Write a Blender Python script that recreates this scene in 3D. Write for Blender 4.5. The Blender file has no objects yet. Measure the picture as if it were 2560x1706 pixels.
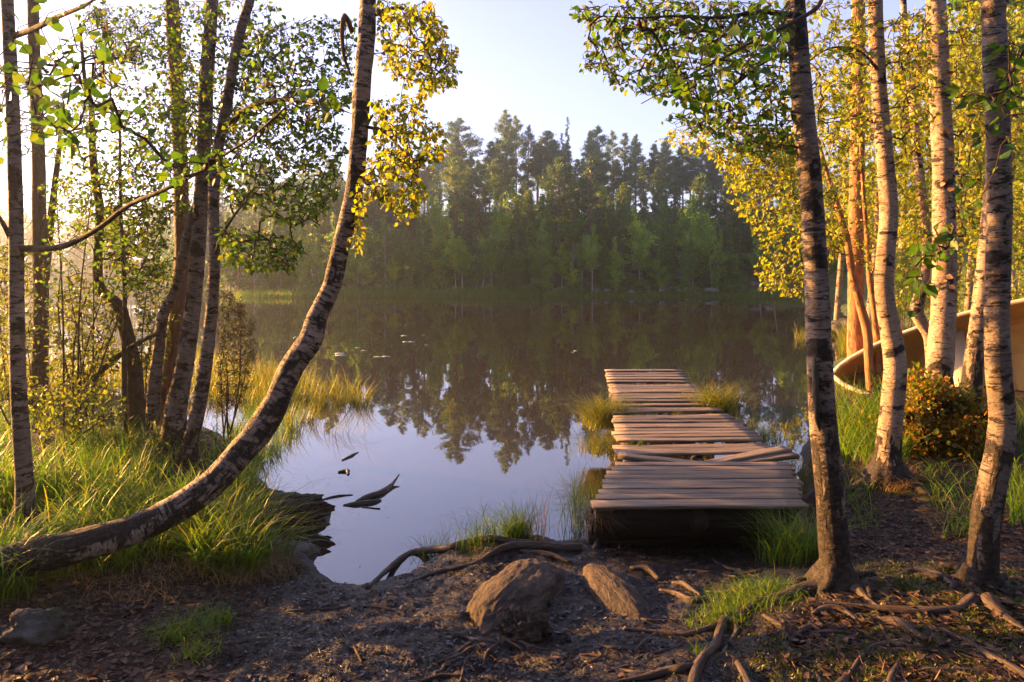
import bpy, math, random
import numpy as np
from mathutils import Vector, noise as mnoise
PI = math.pi
R = math.radians
random.seed(7)
rng = np.random.default_rng(7)
scene = bpy.context.scene
COL = scene.collection

# ------------------------------------------------------------------ camera, sky, sun, exposure
F = 1706.7          # focal length in photo pixels (24 mm on 36 mm, 2560 px)
CAMH = 1.75
HOR = 690.0         # horizon row of the photo
cam_d = bpy.data.cameras.new('camera')
cam = bpy.data.objects.new('camera', cam_d)
COL.objects.link(cam)
cam.location = (0, 0, CAMH)
cam.rotation_euler = (PI / 2, 0, 0)
cam_d.lens = 24.0
cam_d.sensor_width = 36.0
cam_d.shift_y = -(853.0 - HOR) / 2560.0
cam_d.clip_start = 0.05
cam_d.clip_end = 3000
scene.camera = cam

SUN_AZ, SUN_EL = -66.0, 11.0      # degrees, azimuth from the view direction (minus = left)
world = bpy.data.worlds.new('World')
scene.world = world
world.use_nodes = True
wn = world.node_tree
bg = wn.nodes['Background']
sky = wn.nodes.new('ShaderNodeTexSky')
sky.sky_type = 'NISHITA'
sky.sun_disc = False
sky.sun_elevation = R(SUN_EL)
sky.sun_rotation = R(SUN_AZ)
sky.altitude = 100
sky.air_density = 1.0
sky.dust_density = 1.3
sky.ozone_density = 3.5
tintn = wn.nodes.new('ShaderNodeMix'); tintn.data_type = 'RGBA'; tintn.blend_type = 'MULTIPLY'
tintn.inputs[0].default_value = 1.0; tintn.inputs[7].default_value = (1.03, 0.89, 1.06, 1)
hsv = wn.nodes.new('ShaderNodeHueSaturation'); hsv.inputs['Saturation'].default_value = 0.64
wn.links.new(sky.outputs['Color'], hsv.inputs['Color'])
wn.links.new(hsv.outputs[0], tintn.inputs[6]); wn.links.new(tintn.outputs[2], bg.inputs['Color'])
bg.inputs['Strength'].default_value = 0.068

sun_d = bpy.data.lights.new('sun', 'SUN')
sun = bpy.data.objects.new('sun', sun_d)
COL.objects.link(sun)
sun_d.energy = 4.6
sun_d.angle = R(0.6)
sun_d.color = (1.0, 0.48, 0.12)
sdir = Vector((math.sin(R(SUN_AZ)) * math.cos(R(SUN_EL)), math.cos(R(SUN_AZ)) * math.cos(R(SUN_EL)), math.sin(R(SUN_EL))))
sun.rotation_euler = sdir.to_track_quat('Z', 'Y').to_euler()
sun.location = sdir * 40

scene.view_settings.view_transform = 'Standard'
scene.view_settings.look = 'None'
scene.view_settings.exposure = 2.8
scene.view_settings.gamma = 1.0
scene.render.engine = 'CYCLES'
cy = scene.cycles
cy.use_denoising = True
cy.max_bounces = 8
cy.diffuse_bounces = 3
cy.glossy_bounces = 3
cy.transmission_bounces = 3
cy.transparent_max_bounces = 4
cy.volume_bounces = 1
cy.caustics_reflective = False
cy.caustics_refractive = False
cy.sample_clamp_indirect = 6.0

# ------------------------------------------------------------------ helpers
def pix(x, y, d):
    """world point seen at photo pixel (x, y) at depth d"""
    return np.array([(x - 1280.0) / F * d, d, CAMH + (HOR - y) / F * d])

def vnoise(x, y, seed=0):
    xi = np.floor(x).astype(np.int64); yi = np.floor(y).astype(np.int64)
    xf = x - xi; yf = y - yi
    u = xf * xf * (3 - 2 * xf); v = yf * yf * (3 - 2 * yf)
    def h(a, b):
        n = (a * 374761393 + b * 668265263 + seed * 974711) & 0xffffffff
        n = ((n ^ (n >> 13)) * 1274126177) & 0xffffffff
        return ((n ^ (n >> 16)) & 0xffff) / 65535.0
    return (h(xi, yi) * (1 - u) + h(xi + 1, yi) * u) * (1 - v) + (h(xi, yi + 1) * (1 - u) + h(xi + 1, yi + 1) * u) * v

def fbm(x, y, seed=0, octv=4):
    s = 0; a = 0.5
    for k in range(octv):
        s = s + a * (vnoise(x, y, seed + k) - 0.5)
        x = x * 2.03 + 17.1; y = y * 2.03 - 9.3; a *= 0.5
    return s

def sstep(a, b, x):
    t = np.clip((x - a) / (b - a), 0, 1)
    return t * t * (3 - 2 * t)

class Buf:
    """collects geometry for ONE mesh object"""
    def __init__(self):
        self.V = []; self.Fq = []; self.Ft = []; self.B = []; self.T = []; self.n = 0
    def add(self, v, quads=None, tris=None, bark=None, tint=None):
        v = np.asarray(v, dtype=np.float64).reshape(-1, 3)
        if quads is not None and len(quads): self.Fq.append(np.asarray(quads, dtype=np.int64) + self.n)
        if tris is not None and len(tris): self.Ft.append(np.asarray(tris, dtype=np.int64) + self.n)
        self.V.append(v); self.n += len(v)
        self.B.append(v.copy() if bark is None else np.asarray(bark, dtype=np.float64))
        self.T.append(np.zeros(len(v)) if tint is None else np.broadcast_to(np.asarray(tint, dtype=np.float64), (len(v),)))
    def mesh(self, name, mat, smooth=True):
        me = bpy.data.meshes.new(name)
        V = np.concatenate(self.V) if self.V else np.zeros((0, 3))
        q = np.concatenate(self.Fq) if self.Fq else np.zeros((0, 4), dtype=np.int64)
        t = np.concatenate(self.Ft) if self.Ft else np.zeros((0, 3), dtype=np.int64)
        me.vertices.add(len(V)); me.vertices.foreach_set('co', V.astype(np.float32).ravel())
        nl = q.size + t.size
        me.loops.add(nl)
        me.loops.foreach_set('vertex_index', np.concatenate([q.ravel(), t.ravel()]).astype(np.int32))
        np_ = len(q) + len(t)
        me.polygons.add(np_)
        starts = np.concatenate([np.arange(len(q)) * 4, len(q) * 4 + np.arange(len(t)) * 3]).astype(np.int32)
        me.polygons.foreach_set('loop_start', starts)
        if smooth: me.polygons.foreach_set('use_smooth', np.ones(np_, dtype=bool))
        me.update(calc_edges=True)
        a = me.attributes.new('bark', 'FLOAT_VECTOR', 'POINT'); a.data.foreach_set('vector', np.concatenate(self.B).astype(np.float32).ravel())
        a = me.attributes.new('tint', 'FLOAT', 'POINT'); a.data.foreach_set('value', np.concatenate(self.T).astype(np.float32))
        for m in (mat if isinstance(mat, (list, tuple)) else [mat]): me.materials.append(m)
        me.validate()
        return me
    def obj(self, name, mat, parent=None, smooth=True):
        o = bpy.data.objects.new(name, self.mesh(name, mat, smooth))
        COL.objects.link(o)
        if parent is not None:
            o.parent = parent
            o.matrix_parent_inverse = parent.matrix_basis.inverted()
        return o

def thing(name, label, cat, loc=(0, 0, 0), group=None):
    o = bpy.data.objects.new(name, None)
    COL.objects.link(o)
    o.location = loc; o.empty_display_size = 0.2
    return tag(o, label, cat, group)

def tag(o, label=None, cat=None, group=None, kind=None):
    if label: o['label'] = label
    if cat: o['category'] = cat
    if group: o['group'] = group
    if kind: o['kind'] = kind
    return o

def dup(root, loc, rotz=0, scale=1, label=None):
    """copy of a thing with copies of its parts"""
    r = root.copy(); COL.objects.link(r)
    r.location = loc; r.rotation_euler = (0, 0, rotz)
    r.scale = scale if isinstance(scale, (tuple, list)) else (scale,) * 3
    if label: r['label'] = label
    for ch in root.children:
        c = ch.copy(); COL.objects.link(c); c.parent = r
    return r

def resample(pts, rad, step):
    """Catmull-Rom through pts (with radii), points about step apart"""
    pts = np.asarray(pts, float); rad = np.asarray(rad, float)
    P = np.vstack([2 * pts[0] - pts[1], pts, 2 * pts[-1] - pts[-2]])
    Rr = np.concatenate([[rad[0]], rad, [rad[-1]]])
    out = []; ro = []
    for i in range(len(pts) - 1):
        n = max(1, int(math.ceil(np.linalg.norm(pts[i + 1] - pts[i]) / step)))
        for k in range(n):
            t = k / n
            p0, p1, p2, p3 = P[i:i + 4]
            out.append(0.5 * (2 * p1 + (p2 - p0) * t + (2 * p0 - 5 * p1 + 4 * p2 - p3) * t * t + (3 * p1 - p0 - 3 * p2 + p3) * t ** 3))
            ro.append(Rr[i + 1] * (1 - t) + Rr[i + 2] * t)
    out.append(pts[-1]); ro.append(rad[-1])
    return np.array(out), np.array(ro)

def tube(buf, pts, rad, nseg=10, step=None, bump=0.0, bfreq=6.0, closed=True, v0=0.0, tint=None, flat=1.0, seed=0.0):
    pts = np.asarray(pts, float)
    if np.isscalar(rad): rad = [rad] * len(pts)
    if step: pts, rad = resample(pts, rad, step)
    else: rad = np.asarray(rad, float)
    n = len(pts)
    tan = np.gradient(pts, axis=0)
    tan /= np.linalg.norm(tan, axis=1)[:, None] + 1e-9
    u = np.cross(tan[0], [0.31, 0.83, 0.17] if abs(tan[0][1]) < 0.8 else [1, 0, 0]); u /= np.linalg.norm(u)
    U = np.zeros((n, 3)); W = np.zeros((n, 3))
    for i in range(n):
        u = u - tan[i] * np.dot(u, tan[i]); u /= np.linalg.norm(u) + 1e-9
        U[i] = u; W[i] = np.cross(tan[i], u)
    L = np.concatenate([[0], np.cumsum(np.linalg.norm(np.diff(pts, axis=0), axis=1))]) + v0
    th = np.linspace(0, 2 * PI, nseg, endpoint=False)
    c, s = np.cos(th), np.sin(th)
    rr = np.repeat(rad[:, None], nseg, 1)
    if bump:
        r0 = max(np.max(rad), 1e-4)
        for i in range(n):
            for j in range(nseg):
                q = Vector((c[j] * 0.9 + seed, s[j] * 0.9 + seed * 1.7, L[i] * bfreq))
                rr[i, j] *= 1 + bump * (mnoise.noise(q) + 0.6 * mnoise.noise(q * 2.7))
    v = pts[:, None, :] + U[:, None, :] * (rr * c)[:, :, None] + W[:, None, :] * (rr * s * flat)[:, :, None]
    bark = np.stack([rr * c + seed * 3.1, rr * s, np.repeat(L[:, None], nseg, 1) + seed], -1)
    i = np.arange(n - 1)[:, None] * nseg; j = np.arange(nseg)[None, :]; jn = (j + 1) % nseg
    quads = np.stack([i + j, i + jn, i + nseg + jn, i + nseg + j], -1).reshape(-1, 4)
    tv = None
    if tint is not None:
        tv = np.repeat(np.asarray(tint(L) if callable(tint) else np.full(n, tint)), nseg)
    tris = None
    V = v.reshape(-1, 3); Bk = bark.reshape(-1, 3)
    if closed:
        V = np.vstack([V, pts[0], pts[-1]]); Bk = np.vstack([Bk, Bk[0], Bk[-1]])
        a = n * nseg; jj = np.arange(nseg); jj2 = (jj + 1) % nseg
        tris = np.vstack([np.stack([np.full(nseg, a), jj2, jj], -1), np.stack([np.full(nseg, a + 1), (n - 1) * nseg + jj, (n - 1) * nseg + jj2], -1)])
        if tv is not None: tv = np.concatenate([tv, [tv[0], tv[-1]]])
    buf.add(V, quads, tris, Bk, tv)

LEAF = np.array([[0, 0, 0], [0.30, 0.36, 0.07], [0.30, -0.36, 0.07], [0.66, 0.26, 0.03], [0.66, -0.26, 0.03], [1.0, 0, -0.06]])
LEAFQ = np.array([[0, 5, 3, 1], [0, 2, 4, 5]])
def leaves(buf, P, D, N, S, wid=1.0, tint=None, curl=1.0):
    """leaf-shaped faces: base P, axis D, normal N, length S"""
    P = np.asarray(P, float); n = len(P)
    if n == 0: return
    D = D / (np.linalg.norm(D, axis=1)[:, None] + 1e-9)
    Y = np.cross(N, D); Y /= np.linalg.norm(Y, axis=1)[:, None] + 1e-9
    N = np.cross(D, Y)
    S = np.broadcast_to(np.asarray(S, float), (n,))
    wv = np.broadcast_to(np.asarray(wid, float), (n,))
    L = LEAF
    v = (P[:, None] + D[:, None] * (L[None, :, 0:1] * S[:, None, None]) + Y[:, None] * (L[None, :, 1:2] * (S * wv)[:, None, None])
         + N[:, None] * (L[None, :, 2:3] * S[:, None, None] * curl))
    q = (np.arange(n)[:, None, None] * 6 + LEAFQ[None]).reshape(-1, 4)
    t = rng.random(n) if tint is None else np.broadcast_to(tint, (n,))
    buf.add(v.reshape(-1, 3), q, None, None, np.repeat(t, 6))

def blades(buf, P, H, W, bend, az=None, lean=0.0, tint=None, lev=5, droop=0.5):
    """grass blades rooted at P"""
    P = np.asarray(P, float); n = len(P)
    if n == 0: return
    H = np.broadcast_to(np.asarray(H, float), (n,)); W = np.broadcast_to(np.asarray(W, float), (n,)); bend = np.broadcast_to(np.asarray(bend, float), (n,))
    az = rng.random(n) * 2 * PI if az is None else np.broadcast_to(az, (n,))
    d = np.stack([np.cos(az), np.sin(az), np.zeros(n)], -1)
    tw = az + PI / 2 + rng.normal(0, 0.5, n)
    w = np.stack([np.cos(tw), np.sin(tw), np.zeros(n)], -1)
    t = np.linspace(0, 1, lev)
    prof = np.array([0.75, 1.0, 0.8, 0.5, 0.06]) if lev == 5 else np.interp(t, [0, .25, .5, .75, 1], [.75, 1, .8, .5, .06])
    out = (bend[:, None] * t ** 2 + lean * t)
    up = t[None, :] - droop * bend[:, None] * t[None, :] ** 3
    c = P[:, None] + d[:, None] * (out * H[:, None])[:, :, None]
    c[:, :, 2] += up * H[:, None]
    off = w[:, None] * (W[:, None] * prof[None])[:, :, None]
    v = np.stack([c - off, c + off], 2).reshape(n, lev * 2, 3)
    k = np.arange(lev - 1) * 2
    fq = np.stack([k, k + 1, k + 3, k + 2], -1)
    q = (np.arange(n)[:, None, None] * (lev * 2) + fq[None]).reshape(-1, 4)
    tt = rng.random(n) if tint is None else np.broadcast_to(tint, (n,))
    buf.add(v.reshape(-1, 3), q, None, None, np.repeat(tt, lev * 2))

def inpoly(px, py, poly):
    c = np.zeros(len(px), bool); n = len(poly)
    for i in range(n):
        x1, y1 = poly[i]; x2, y2 = poly[(i + 1) % n]
        if y1 == y2: continue
        c ^= ((y1 > py) != (y2 > py)) & (px < (x2 - x1) * (py - y1) / (y2 - y1) + x1)
    return c

def sample_poly(poly, n):
    p = np.array(poly, float); lo, hi = p.min(0), p.max(0)
    out = np.zeros((0, 2))
    while len(out) < n:
        q = lo + (hi - lo) * rng.random((n * 2 + 20, 2))
        out = np.vstack([out, q[inpoly(q[:, 0], q[:, 1], poly)]])
    return out[:n]

# ------------------------------------------------------------------ materials
class M:
    def __init__(self, name):
        self.m = bpy.data.materials.new(name); self.m.use_nodes = True
        self.t = self.m.node_tree; self.t.nodes.clear()
        self.out = self.n('ShaderNodeOutputMaterial')
    def n(self, typ, **kw):
        nd = self.t.nodes.new(typ)
        for k, v in kw.items(): setattr(nd, k, v)
        return nd
    def set(self, node, key, v):
        s = node.inputs[key]
        if hasattr(v, 'is_linked') or isinstance(v, bpy.types.NodeSocket): self.t.links.new(v, s)
        else: s.default_value = v
    def attr(self, name, fac=False):
        a = self.n('ShaderNodeAttribute'); a.attribute_name = name
        return a.outputs['Fac' if fac else 'Vector']
    def map(self, vec, scale, loc=(0, 0, 0)):
        m = self.n('ShaderNodeMapping'); self.set(m, 'Vector', vec); m.inputs['Scale'].default_value = scale; m.inputs['Location'].default_value = loc
        return m.outputs[0]
    def noise(self, vec, scale=1.0, detail=4, rough=0.55, dist=0.0):
        m = self.n('ShaderNodeTexNoise'); self.set(m, 'Vector', vec)
        m.inputs['Scale'].default_value = scale; m.inputs['Detail'].default_value = detail
        m.inputs['Roughness'].default_value = rough; m.inputs['Distortion'].default_value = dist
        return m.outputs['Fac']
    def vor(self, vec, scale, feature='F1'):
        m = self.n('ShaderNodeTexVoronoi'); m.feature = feature; self.set(m, 'Vector', vec); m.inputs['Scale'].default_value = scale
        return m.outputs['Distance']
    def ramp(self, fac, stops):
        m = self.n('ShaderNodeValToRGB'); self.set(m, 'Fac', fac)
        e = m.color_ramp.elements
        while len(e) < len(stops): e.new(0.5)
        for i, (p, c) in enumerate(stops):
            e[i].position = p
            e[i].color = (c, c, c, 1) if np.isscalar(c) else (*c, 1)
        return m.outputs['Color']
    def mix(self, f, a, b, blend='MIX'):
        m = self.n('ShaderNodeMix'); m.data_type = 'RGBA'; m.blend_type = blend
        for key, v in ((0, f), (6, a), (7, b)):
            s = m.inputs[key]
            if isinstance(v, bpy.types.NodeSocket): self.t.links.new(v, s)
            else: s.default_value = v if key == 0 else (*v, 1)
        return m.outputs[2]
    def math(self, op, a, b=0.0):
        m = self.n('ShaderNodeMath'); m.operation = op
        for k, v in ((0, a), (1, b)):
            if isinstance(v, bpy.types.NodeSocket): self.t.links.new(v, m.inputs[k])
            else: m.inputs[k].default_value = v
        return m.outputs[0]
    def bump(self, h, strength=0.5, dist=0.01):
        b = self.n('ShaderNodeBump'); self.set(b, 'Height', h)
        b.inputs['Strength'].default_value = strength; b.inputs['Distance'].default_value = dist
        return b.outputs[0]
    def pbr(self, col, rough=0.8, normal=None, spec=0.3, metal=0.0, ior=None):
        p = self.n('ShaderNodeBsdfPrincipled')
        self.set(p, 'Base Color', col if isinstance(col, bpy.types.NodeSocket) else (*col, 1))
        self.set(p, 'Roughness', rough)
        p.inputs['Specular IOR Level'].default_value = spec
        p.inputs['Metallic'].default_value = metal
        if ior: p.inputs['IOR'].default_value = ior
        if normal is not None: self.t.links.new(normal, p.inputs['Normal'])
        return p.outputs[0]
    def done(self, shader):
        self.t.links.new(shader, self.out.inputs['Surface'])
        return self.m

def birch_mat(name, pale, mid, patch=0.57, dark=(0.022, 0.018, 0.016), peel=0.63):
    m = M(name); v = m.attr('bark'); basef = m.attr('tint', True)
    big = m.noise(m.map(v, (6, 6, 3)), 1, 4)
    col = m.mix(m.ramp(big, [(0.35, 0.0), (0.65, 1.0)]), mid, pale)
    fine = m.noise(m.map(v, (30, 30, 60)), 1, 5, 0.6)
    col = m.mix(m.math('MULTIPLY', m.ramp(fine, [(0.4, 1.0), (0.62, 0.0)]), 0.5), col, (pale[0] * .42, pale[1] * .38, pale[2] * .36))
    pe = m.ramp(m.noise(m.map(v, (9, 9, 6), (4, 2, 9)), 1, 4), [(peel, 0.0), (peel + .05, 0.75)])
    col = m.mix(pe, col, (0.36, 0.19, 0.10))
    lent = m.ramp(m.noise(m.map(v, (16, 16, 150)), 1, 3, 0.6), [(0.60, 0.0), (0.66, 1.0)])
    lent2 = m.ramp(m.noise(m.map(v, (9, 9, 46), (7, 1, 3)), 1, 5, 0.7, 0.6), [(patch + .03, 0.0), (patch + .06, 1.0)])
    pt = m.ramp(m.noise(m.map(v, (4.5, 4.5, 8), (1, 5, 2)), 1, 6, 0.65, 0.4), [(patch, 0.0), (patch + .035, 1.0)])
    bn = m.math('ADD', basef, m.math('MULTIPLY', m.math('SUBTRACT', m.noise(m.map(v, (14, 14, 4)), 1, 6, 0.65), 0.5), 2.2))
    bs = m.ramp(bn, [(0.46, 0.0), (0.56, 1.0)])
    dk = m.math('MAXIMUM', m.math('MAXIMUM', m.math('MULTIPLY', lent, 0.8), lent2), m.math('MAXIMUM', pt, bs))
    dc = m.mix(m.ramp(fine, [(0.42, 0.0), (0.7, 1.0)]), (dark[0] * .7, dark[1] * .7, dark[2] * .7), (dark[0] * 2.6, dark[1] * 2.3, dark[2] * 2.0))
    col = m.mix(dk, col, dc)
    h = m.math('ADD', m.math('MULTIPLY', fine, 0.7), m.math('MULTIPLY', dk, m.noise(m.map(v, (40, 40, 22)), 1, 5)))
    return m.done(m.pbr(col, 0.75, m.bump(h, 0.9, 0.016), 0.25))

def bark_mat(name, a, b, c, sc=(22, 22, 9), bumps=0.9, dist=0.02, rough=0.85):
    m = M(name); v = m.attr('bark')
    n1 = m.noise(m.map(v, sc), 1, 6, 0.6, 0.5)
    n2 = m.noise(m.map(v, (5, 5, 3)), 1, 3)
    col = m.mix(m.ramp(n1, [(0.38, 0.0), (0.6, 1.0)]), a, b)
    col = m.mix(m.ramp(n2, [(0.42, 0.0), (0.66, 0.8)]), col, c)
    return m.done(m.pbr(col, rough, m.bump(n1, bumps, dist), 0.2))

def leaf_mat(name, c0, c1, c2, trans=0.5, tcol=None, rough=0.45, vary=False):
    """leaf: per-leaf hue between c0, c1 and c2, light passing through"""
    m = M(name); t = m.attr('tint', True)
    col = m.ramp(t, [(0.0, c0), (0.6, c1), (1.0, c2)])
    if vary:
        oi = m.n('ShaderNodeObjectInfo').outputs['Random']
        col = m.mix(1.0, col, m.ramp(oi, [(0.0, (0.5, 0.6, 0.75)), (0.5, (1.0, 1.0, 1.0)), (1.0, (1.75, 1.4, 0.9))]), 'MULTIPLY')
    p = m.pbr(col, rough, None, 0.35)
    tr = m.n('ShaderNodeBsdfTranslucent')
    k = tcol or (2.9, 2.7, 0.8)
    tc = m.mix(1.0, col, k, 'MULTIPLY')
    m.set(tr, 'Color', tc)
    mx = m.n('ShaderNodeMixShader'); mx.inputs[0].default_value = trans
    m.t.links.new(p, mx.inputs[1]); m.t.links.new(tr.outputs[0], mx.inputs[2])
    return m.done(mx.outputs[0])

MAT = {}
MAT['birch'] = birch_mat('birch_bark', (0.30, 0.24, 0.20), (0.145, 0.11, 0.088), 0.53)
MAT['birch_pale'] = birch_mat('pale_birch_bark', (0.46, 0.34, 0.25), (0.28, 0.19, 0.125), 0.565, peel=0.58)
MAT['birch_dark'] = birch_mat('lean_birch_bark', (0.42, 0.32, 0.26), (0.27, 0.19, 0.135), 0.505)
MAT['pine'] = bark_mat('pine_bark', (0.06, 0.035, 0.025), (0.24, 0.12, 0.07), (0.17, 0.08, 0.05))
MAT['pine_warm'] = bark_mat('warm_pine_bark', (0.12, 0.055, 0.03), (0.42, 0.20, 0.09), (0.36, 0.17, 0.08))
MAT['darkbark'] = bark_mat('dark_bark', (0.025, 0.018, 0.014), (0.11, 0.08, 0.055), (0.07, 0.05, 0.035), (30, 30, 14))
MAT['peat'] = bark_mat('peat', (0.012, 0.010, 0.008), (0.06, 0.042, 0.03), (0.035, 0.03, 0.014), (30, 30, 30), 1.0, .03)
MAT['twig'] = bark_mat('twig_bark', (0.03, 0.02, 0.015), (0.10, 0.065, 0.045), (0.07, 0.04, 0.03), (60, 60, 30), 0.3)
MAT['root'] = bark_mat('root_bark', (0.022, 0.017, 0.014), (0.11, 0.08, 0.062), (0.055, 0.038, 0.03), (60, 60, 9), 0.9, 0.012, 0.6)
MAT['driftwood'] = bark_mat('wet_driftwood', (0.018, 0.015, 0.013), (0.12, 0.10, 0.085), (0.05, 0.045, 0.035), (50, 50, 6), 0.8, 0.015, 0.45)
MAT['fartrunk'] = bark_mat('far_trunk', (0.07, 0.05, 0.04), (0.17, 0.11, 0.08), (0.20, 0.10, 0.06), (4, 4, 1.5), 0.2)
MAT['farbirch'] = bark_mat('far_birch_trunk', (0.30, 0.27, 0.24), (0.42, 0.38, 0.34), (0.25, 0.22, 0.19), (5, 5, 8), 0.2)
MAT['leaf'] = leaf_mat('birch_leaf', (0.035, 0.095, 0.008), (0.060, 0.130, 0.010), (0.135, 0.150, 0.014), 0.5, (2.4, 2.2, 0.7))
MAT['leaf_sunlit'] = leaf_mat('sunlit_tone_birch_leaf', (0.095, 0.155, 0.008), (0.155, 0.19, 0.008), (0.26, 0.215, 0.010), 0.5, (2.4, 2.2, 0.7))  # copy of the birch leaf with sunlit gold put into its colour
MAT['leaf_near'] = leaf_mat('near_birch_leaf', (0.030, 0.085, 0.010), (0.050, 0.115, 0.012), (0.09, 0.125, 0.012), 0.42, (2.3, 2.2, 0.7))
MAT['willow'] = leaf_mat('willow_leaf', (0.050, 0.085, 0.020), (0.08, 0.11, 0.02), (0.12, 0.12, 0.02), 0.45)
MAT['juniper'] = leaf_mat('juniper_needle', (0.035, 0.05, 0.012), (0.06, 0.06, 0.014), (0.09, 0.07, 0.02), 0.25)
MAT['bilberry'] = leaf_mat('bilberry_leaf', (0.06, 0.09, 0.010), (0.14, 0.10, 0.010), (0.26, 0.10, 0.012), 0.4)
MAT['grass'] = leaf_mat('grass_blade', (0.035, 0.10, 0.008), (0.070, 0.150, 0.012), (0.16, 0.165, 0.028), 0.5, (2.4, 2.2, 0.7))
MAT['sedge'] = leaf_mat('sedge_blade', (0.08, 0.125, 0.012), (0.14, 0.175, 0.016), (0.23, 0.20, 0.03), 0.45, (1.9, 1.6, 0.8))
MAT['drygrass'] = leaf_mat('dry_grass', (0.16, 0.11, 0.045), (0.22, 0.15, 0.06), (0.28, 0.18, 0.07), 0.3, (1.5, 1.2, 0.8))
MAT['needle'] = leaf_mat('pine_needles', (0.035, 0.085, 0.018), (0.06, 0.125, 0.024), (0.11, 0.15, 0.026), 0.2, vary=True)
MAT['spruce'] = leaf_mat('spruce_needles', (0.03, 0.080, 0.022), (0.05, 0.11, 0.028), (0.09, 0.13, 0.028), 0.15, vary=True)
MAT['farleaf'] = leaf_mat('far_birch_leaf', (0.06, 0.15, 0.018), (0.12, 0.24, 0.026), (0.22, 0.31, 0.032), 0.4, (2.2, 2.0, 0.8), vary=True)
MAT['bush'] = leaf_mat('bush_leaf', (0.06, 0.13, 0.03), (0.09, 0.17, 0.04), (0.15, 0.21, 0.045), 0.35, (1.7, 1.6, 0.9), vary=True)
MAT['dead'] = leaf_mat('dead_leaf', (0.035, 0.020, 0.014), (0.085, 0.047, 0.030), (0.17, 0.095, 0.06), 0.12, (1.2, 1.0, 0.8), 0.6)
MAT['muck'] = leaf_mat('wet_leaf_scrap', (0.008, 0.007, 0.008), (0.020, 0.015, 0.014), (0.065, 0.043, 0.032), 0.0, None, 0.34)
MAT['straw'] = leaf_mat('needle_litter', (0.05, 0.028, 0.018), (0.14, 0.07, 0.04), (0.24, 0.14, 0.08), 0.05, None, 0.6)

def ground_mat():
    m = M('bank_soil')
    g = m.n('ShaderNodeNewGeometry').outputs['Position']
    mud = m.attr('mud', True); moss = m.attr('moss', True); far = m.attr('far', True)
    n1 = m.noise(g, 3.0, 5); n2 = m.noise(g, 28, 6, 0.65); n3 = m.noise(g, 110, 4, 0.6)
    soil = m.mix(m.ramp(n2, [(0.36, 0.0), (0.64, 1.0)]), (0.014, 0.010, 0.008), (0.052, 0.033, 0.023))
    wet = m.mix(m.ramp(n2, [(0.36, 0.0), (0.66, 1.0)]), (0.008, 0.006, 0.005), (0.027, 0.020, 0.017))
    wet = m.mix(m.ramp(n1, [(0.45, 0.0), (0.62, 0.6)]), wet, (0.034, 0.027, 0.025))
    mf = m.ramp(m.math('ADD', mud, m.math('MULTIPLY', m.math('SUBTRACT', n1, 0.5), 0.9)), [(0.42, 0.0), (0.6, 1.0)])
    col = m.mix(mf, soil, wet)
    ms = m.mix(n3, (0.035, 0.055, 0.006), (0.12, 0.14, 0.012))
    mo = m.ramp(m.math('ADD', moss, m.math('MULTIPLY', m.math('SUBTRACT', m.noise(g, 7, 5, 0.65), 0.5), 1.1)), [(0.45, 0.0), (0.57, 1.0)])
    col = m.mix(mo, col, ms)
    fg = m.mix(m.ramp(m.noise(g, 0.5, 6, 0.65), [(0.38, 0.0), (0.62, 1.0)]), (0.045, 0.07, 0.018), (0.10, 0.14, 0.034))
    col = m.mix(far, col, fg)
    rough = m.math('SUBTRACT', 0.95, m.math('MULTIPLY', mf, m.ramp(n2, [(0.35, 0.66), (0.7, 0.42)])))
    h = m.math('ADD', m.math('MULTIPLY', n2, 1.0), m.math('MULTIPLY', n3, 0.5))
    return m.done(m.pbr(col, rough, m.bump(h, 0.9, 0.025), 0.28))
MAT['ground'] = ground_mat()

def water_mat():
    m = M('lake_water')
    g = m.n('ShaderNodeNewGeometry').outputs['Position']
    n = m.noise(m.map(g, (0.9, 0.35, 1)), 1.0, 3, 0.5)
    n2 = m.noise(m.map(g, (5, 2.2, 1)), 1.0, 2, 0.5)
    h = m.math('ADD', n, m.math('MULTIPLY', n2, 0.10))
    return m.done(m.pbr((0.030, 0.021, 0.016), 0.015, m.bump(h, 0.10, 0.05), 0.5, 0.0, 2.1))
MAT['water'] = water_mat()

def wood_mat(name, a, b, c):
    m = M(name); v = m.attr('bark'); t = m.attr('tint', True)
    g1 = m.noise(m.map(v, (45, 45, 1.3)), 1, 7, 0.7, 0.3)
    g2 = m.noise(m.map(v, (9, 9, 1.4)), 1, 4)
    col = m.mix(m.ramp(g1, [(0.42, 0.0), (0.58, 1.0)]), a, b)
    col = m.mix(m.ramp(g2, [(0.40, 0.0), (0.68, 0.85)]), col, c)
    col = m.mix(m.math('MULTIPLY', t, 0.6), col, (a[0] * .8, a[1] * .85, a[2] * .95))
    cr = m.ramp(m.noise(m.map(v, (110, 110, 3)), 1, 3, 0.5), [(0.30, 1.0), (0.37, 0.0)])
    col = m.mix(m.math('MULTIPLY', cr, 0.8), col, (0.02, 0.015, 0.012))
    return m.done(m.pbr(col, 0.72, m.bump(m.math('SUBTRACT', g1, m.math('MULTIPLY', cr, 0.6)), 0.3, 0.004), 0.3))
MAT['plank'] = wood_mat('weathered_planks', (0.085, 0.064, 0.048), (0.36, 0.27, 0.19), (0.19, 0.155, 0.12))
MAT['beam'] = wood_mat('dark_beam', (0.02, 0.015, 0.012), (0.06, 0.045, 0.035), (0.035, 0.026, 0.02))

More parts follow.
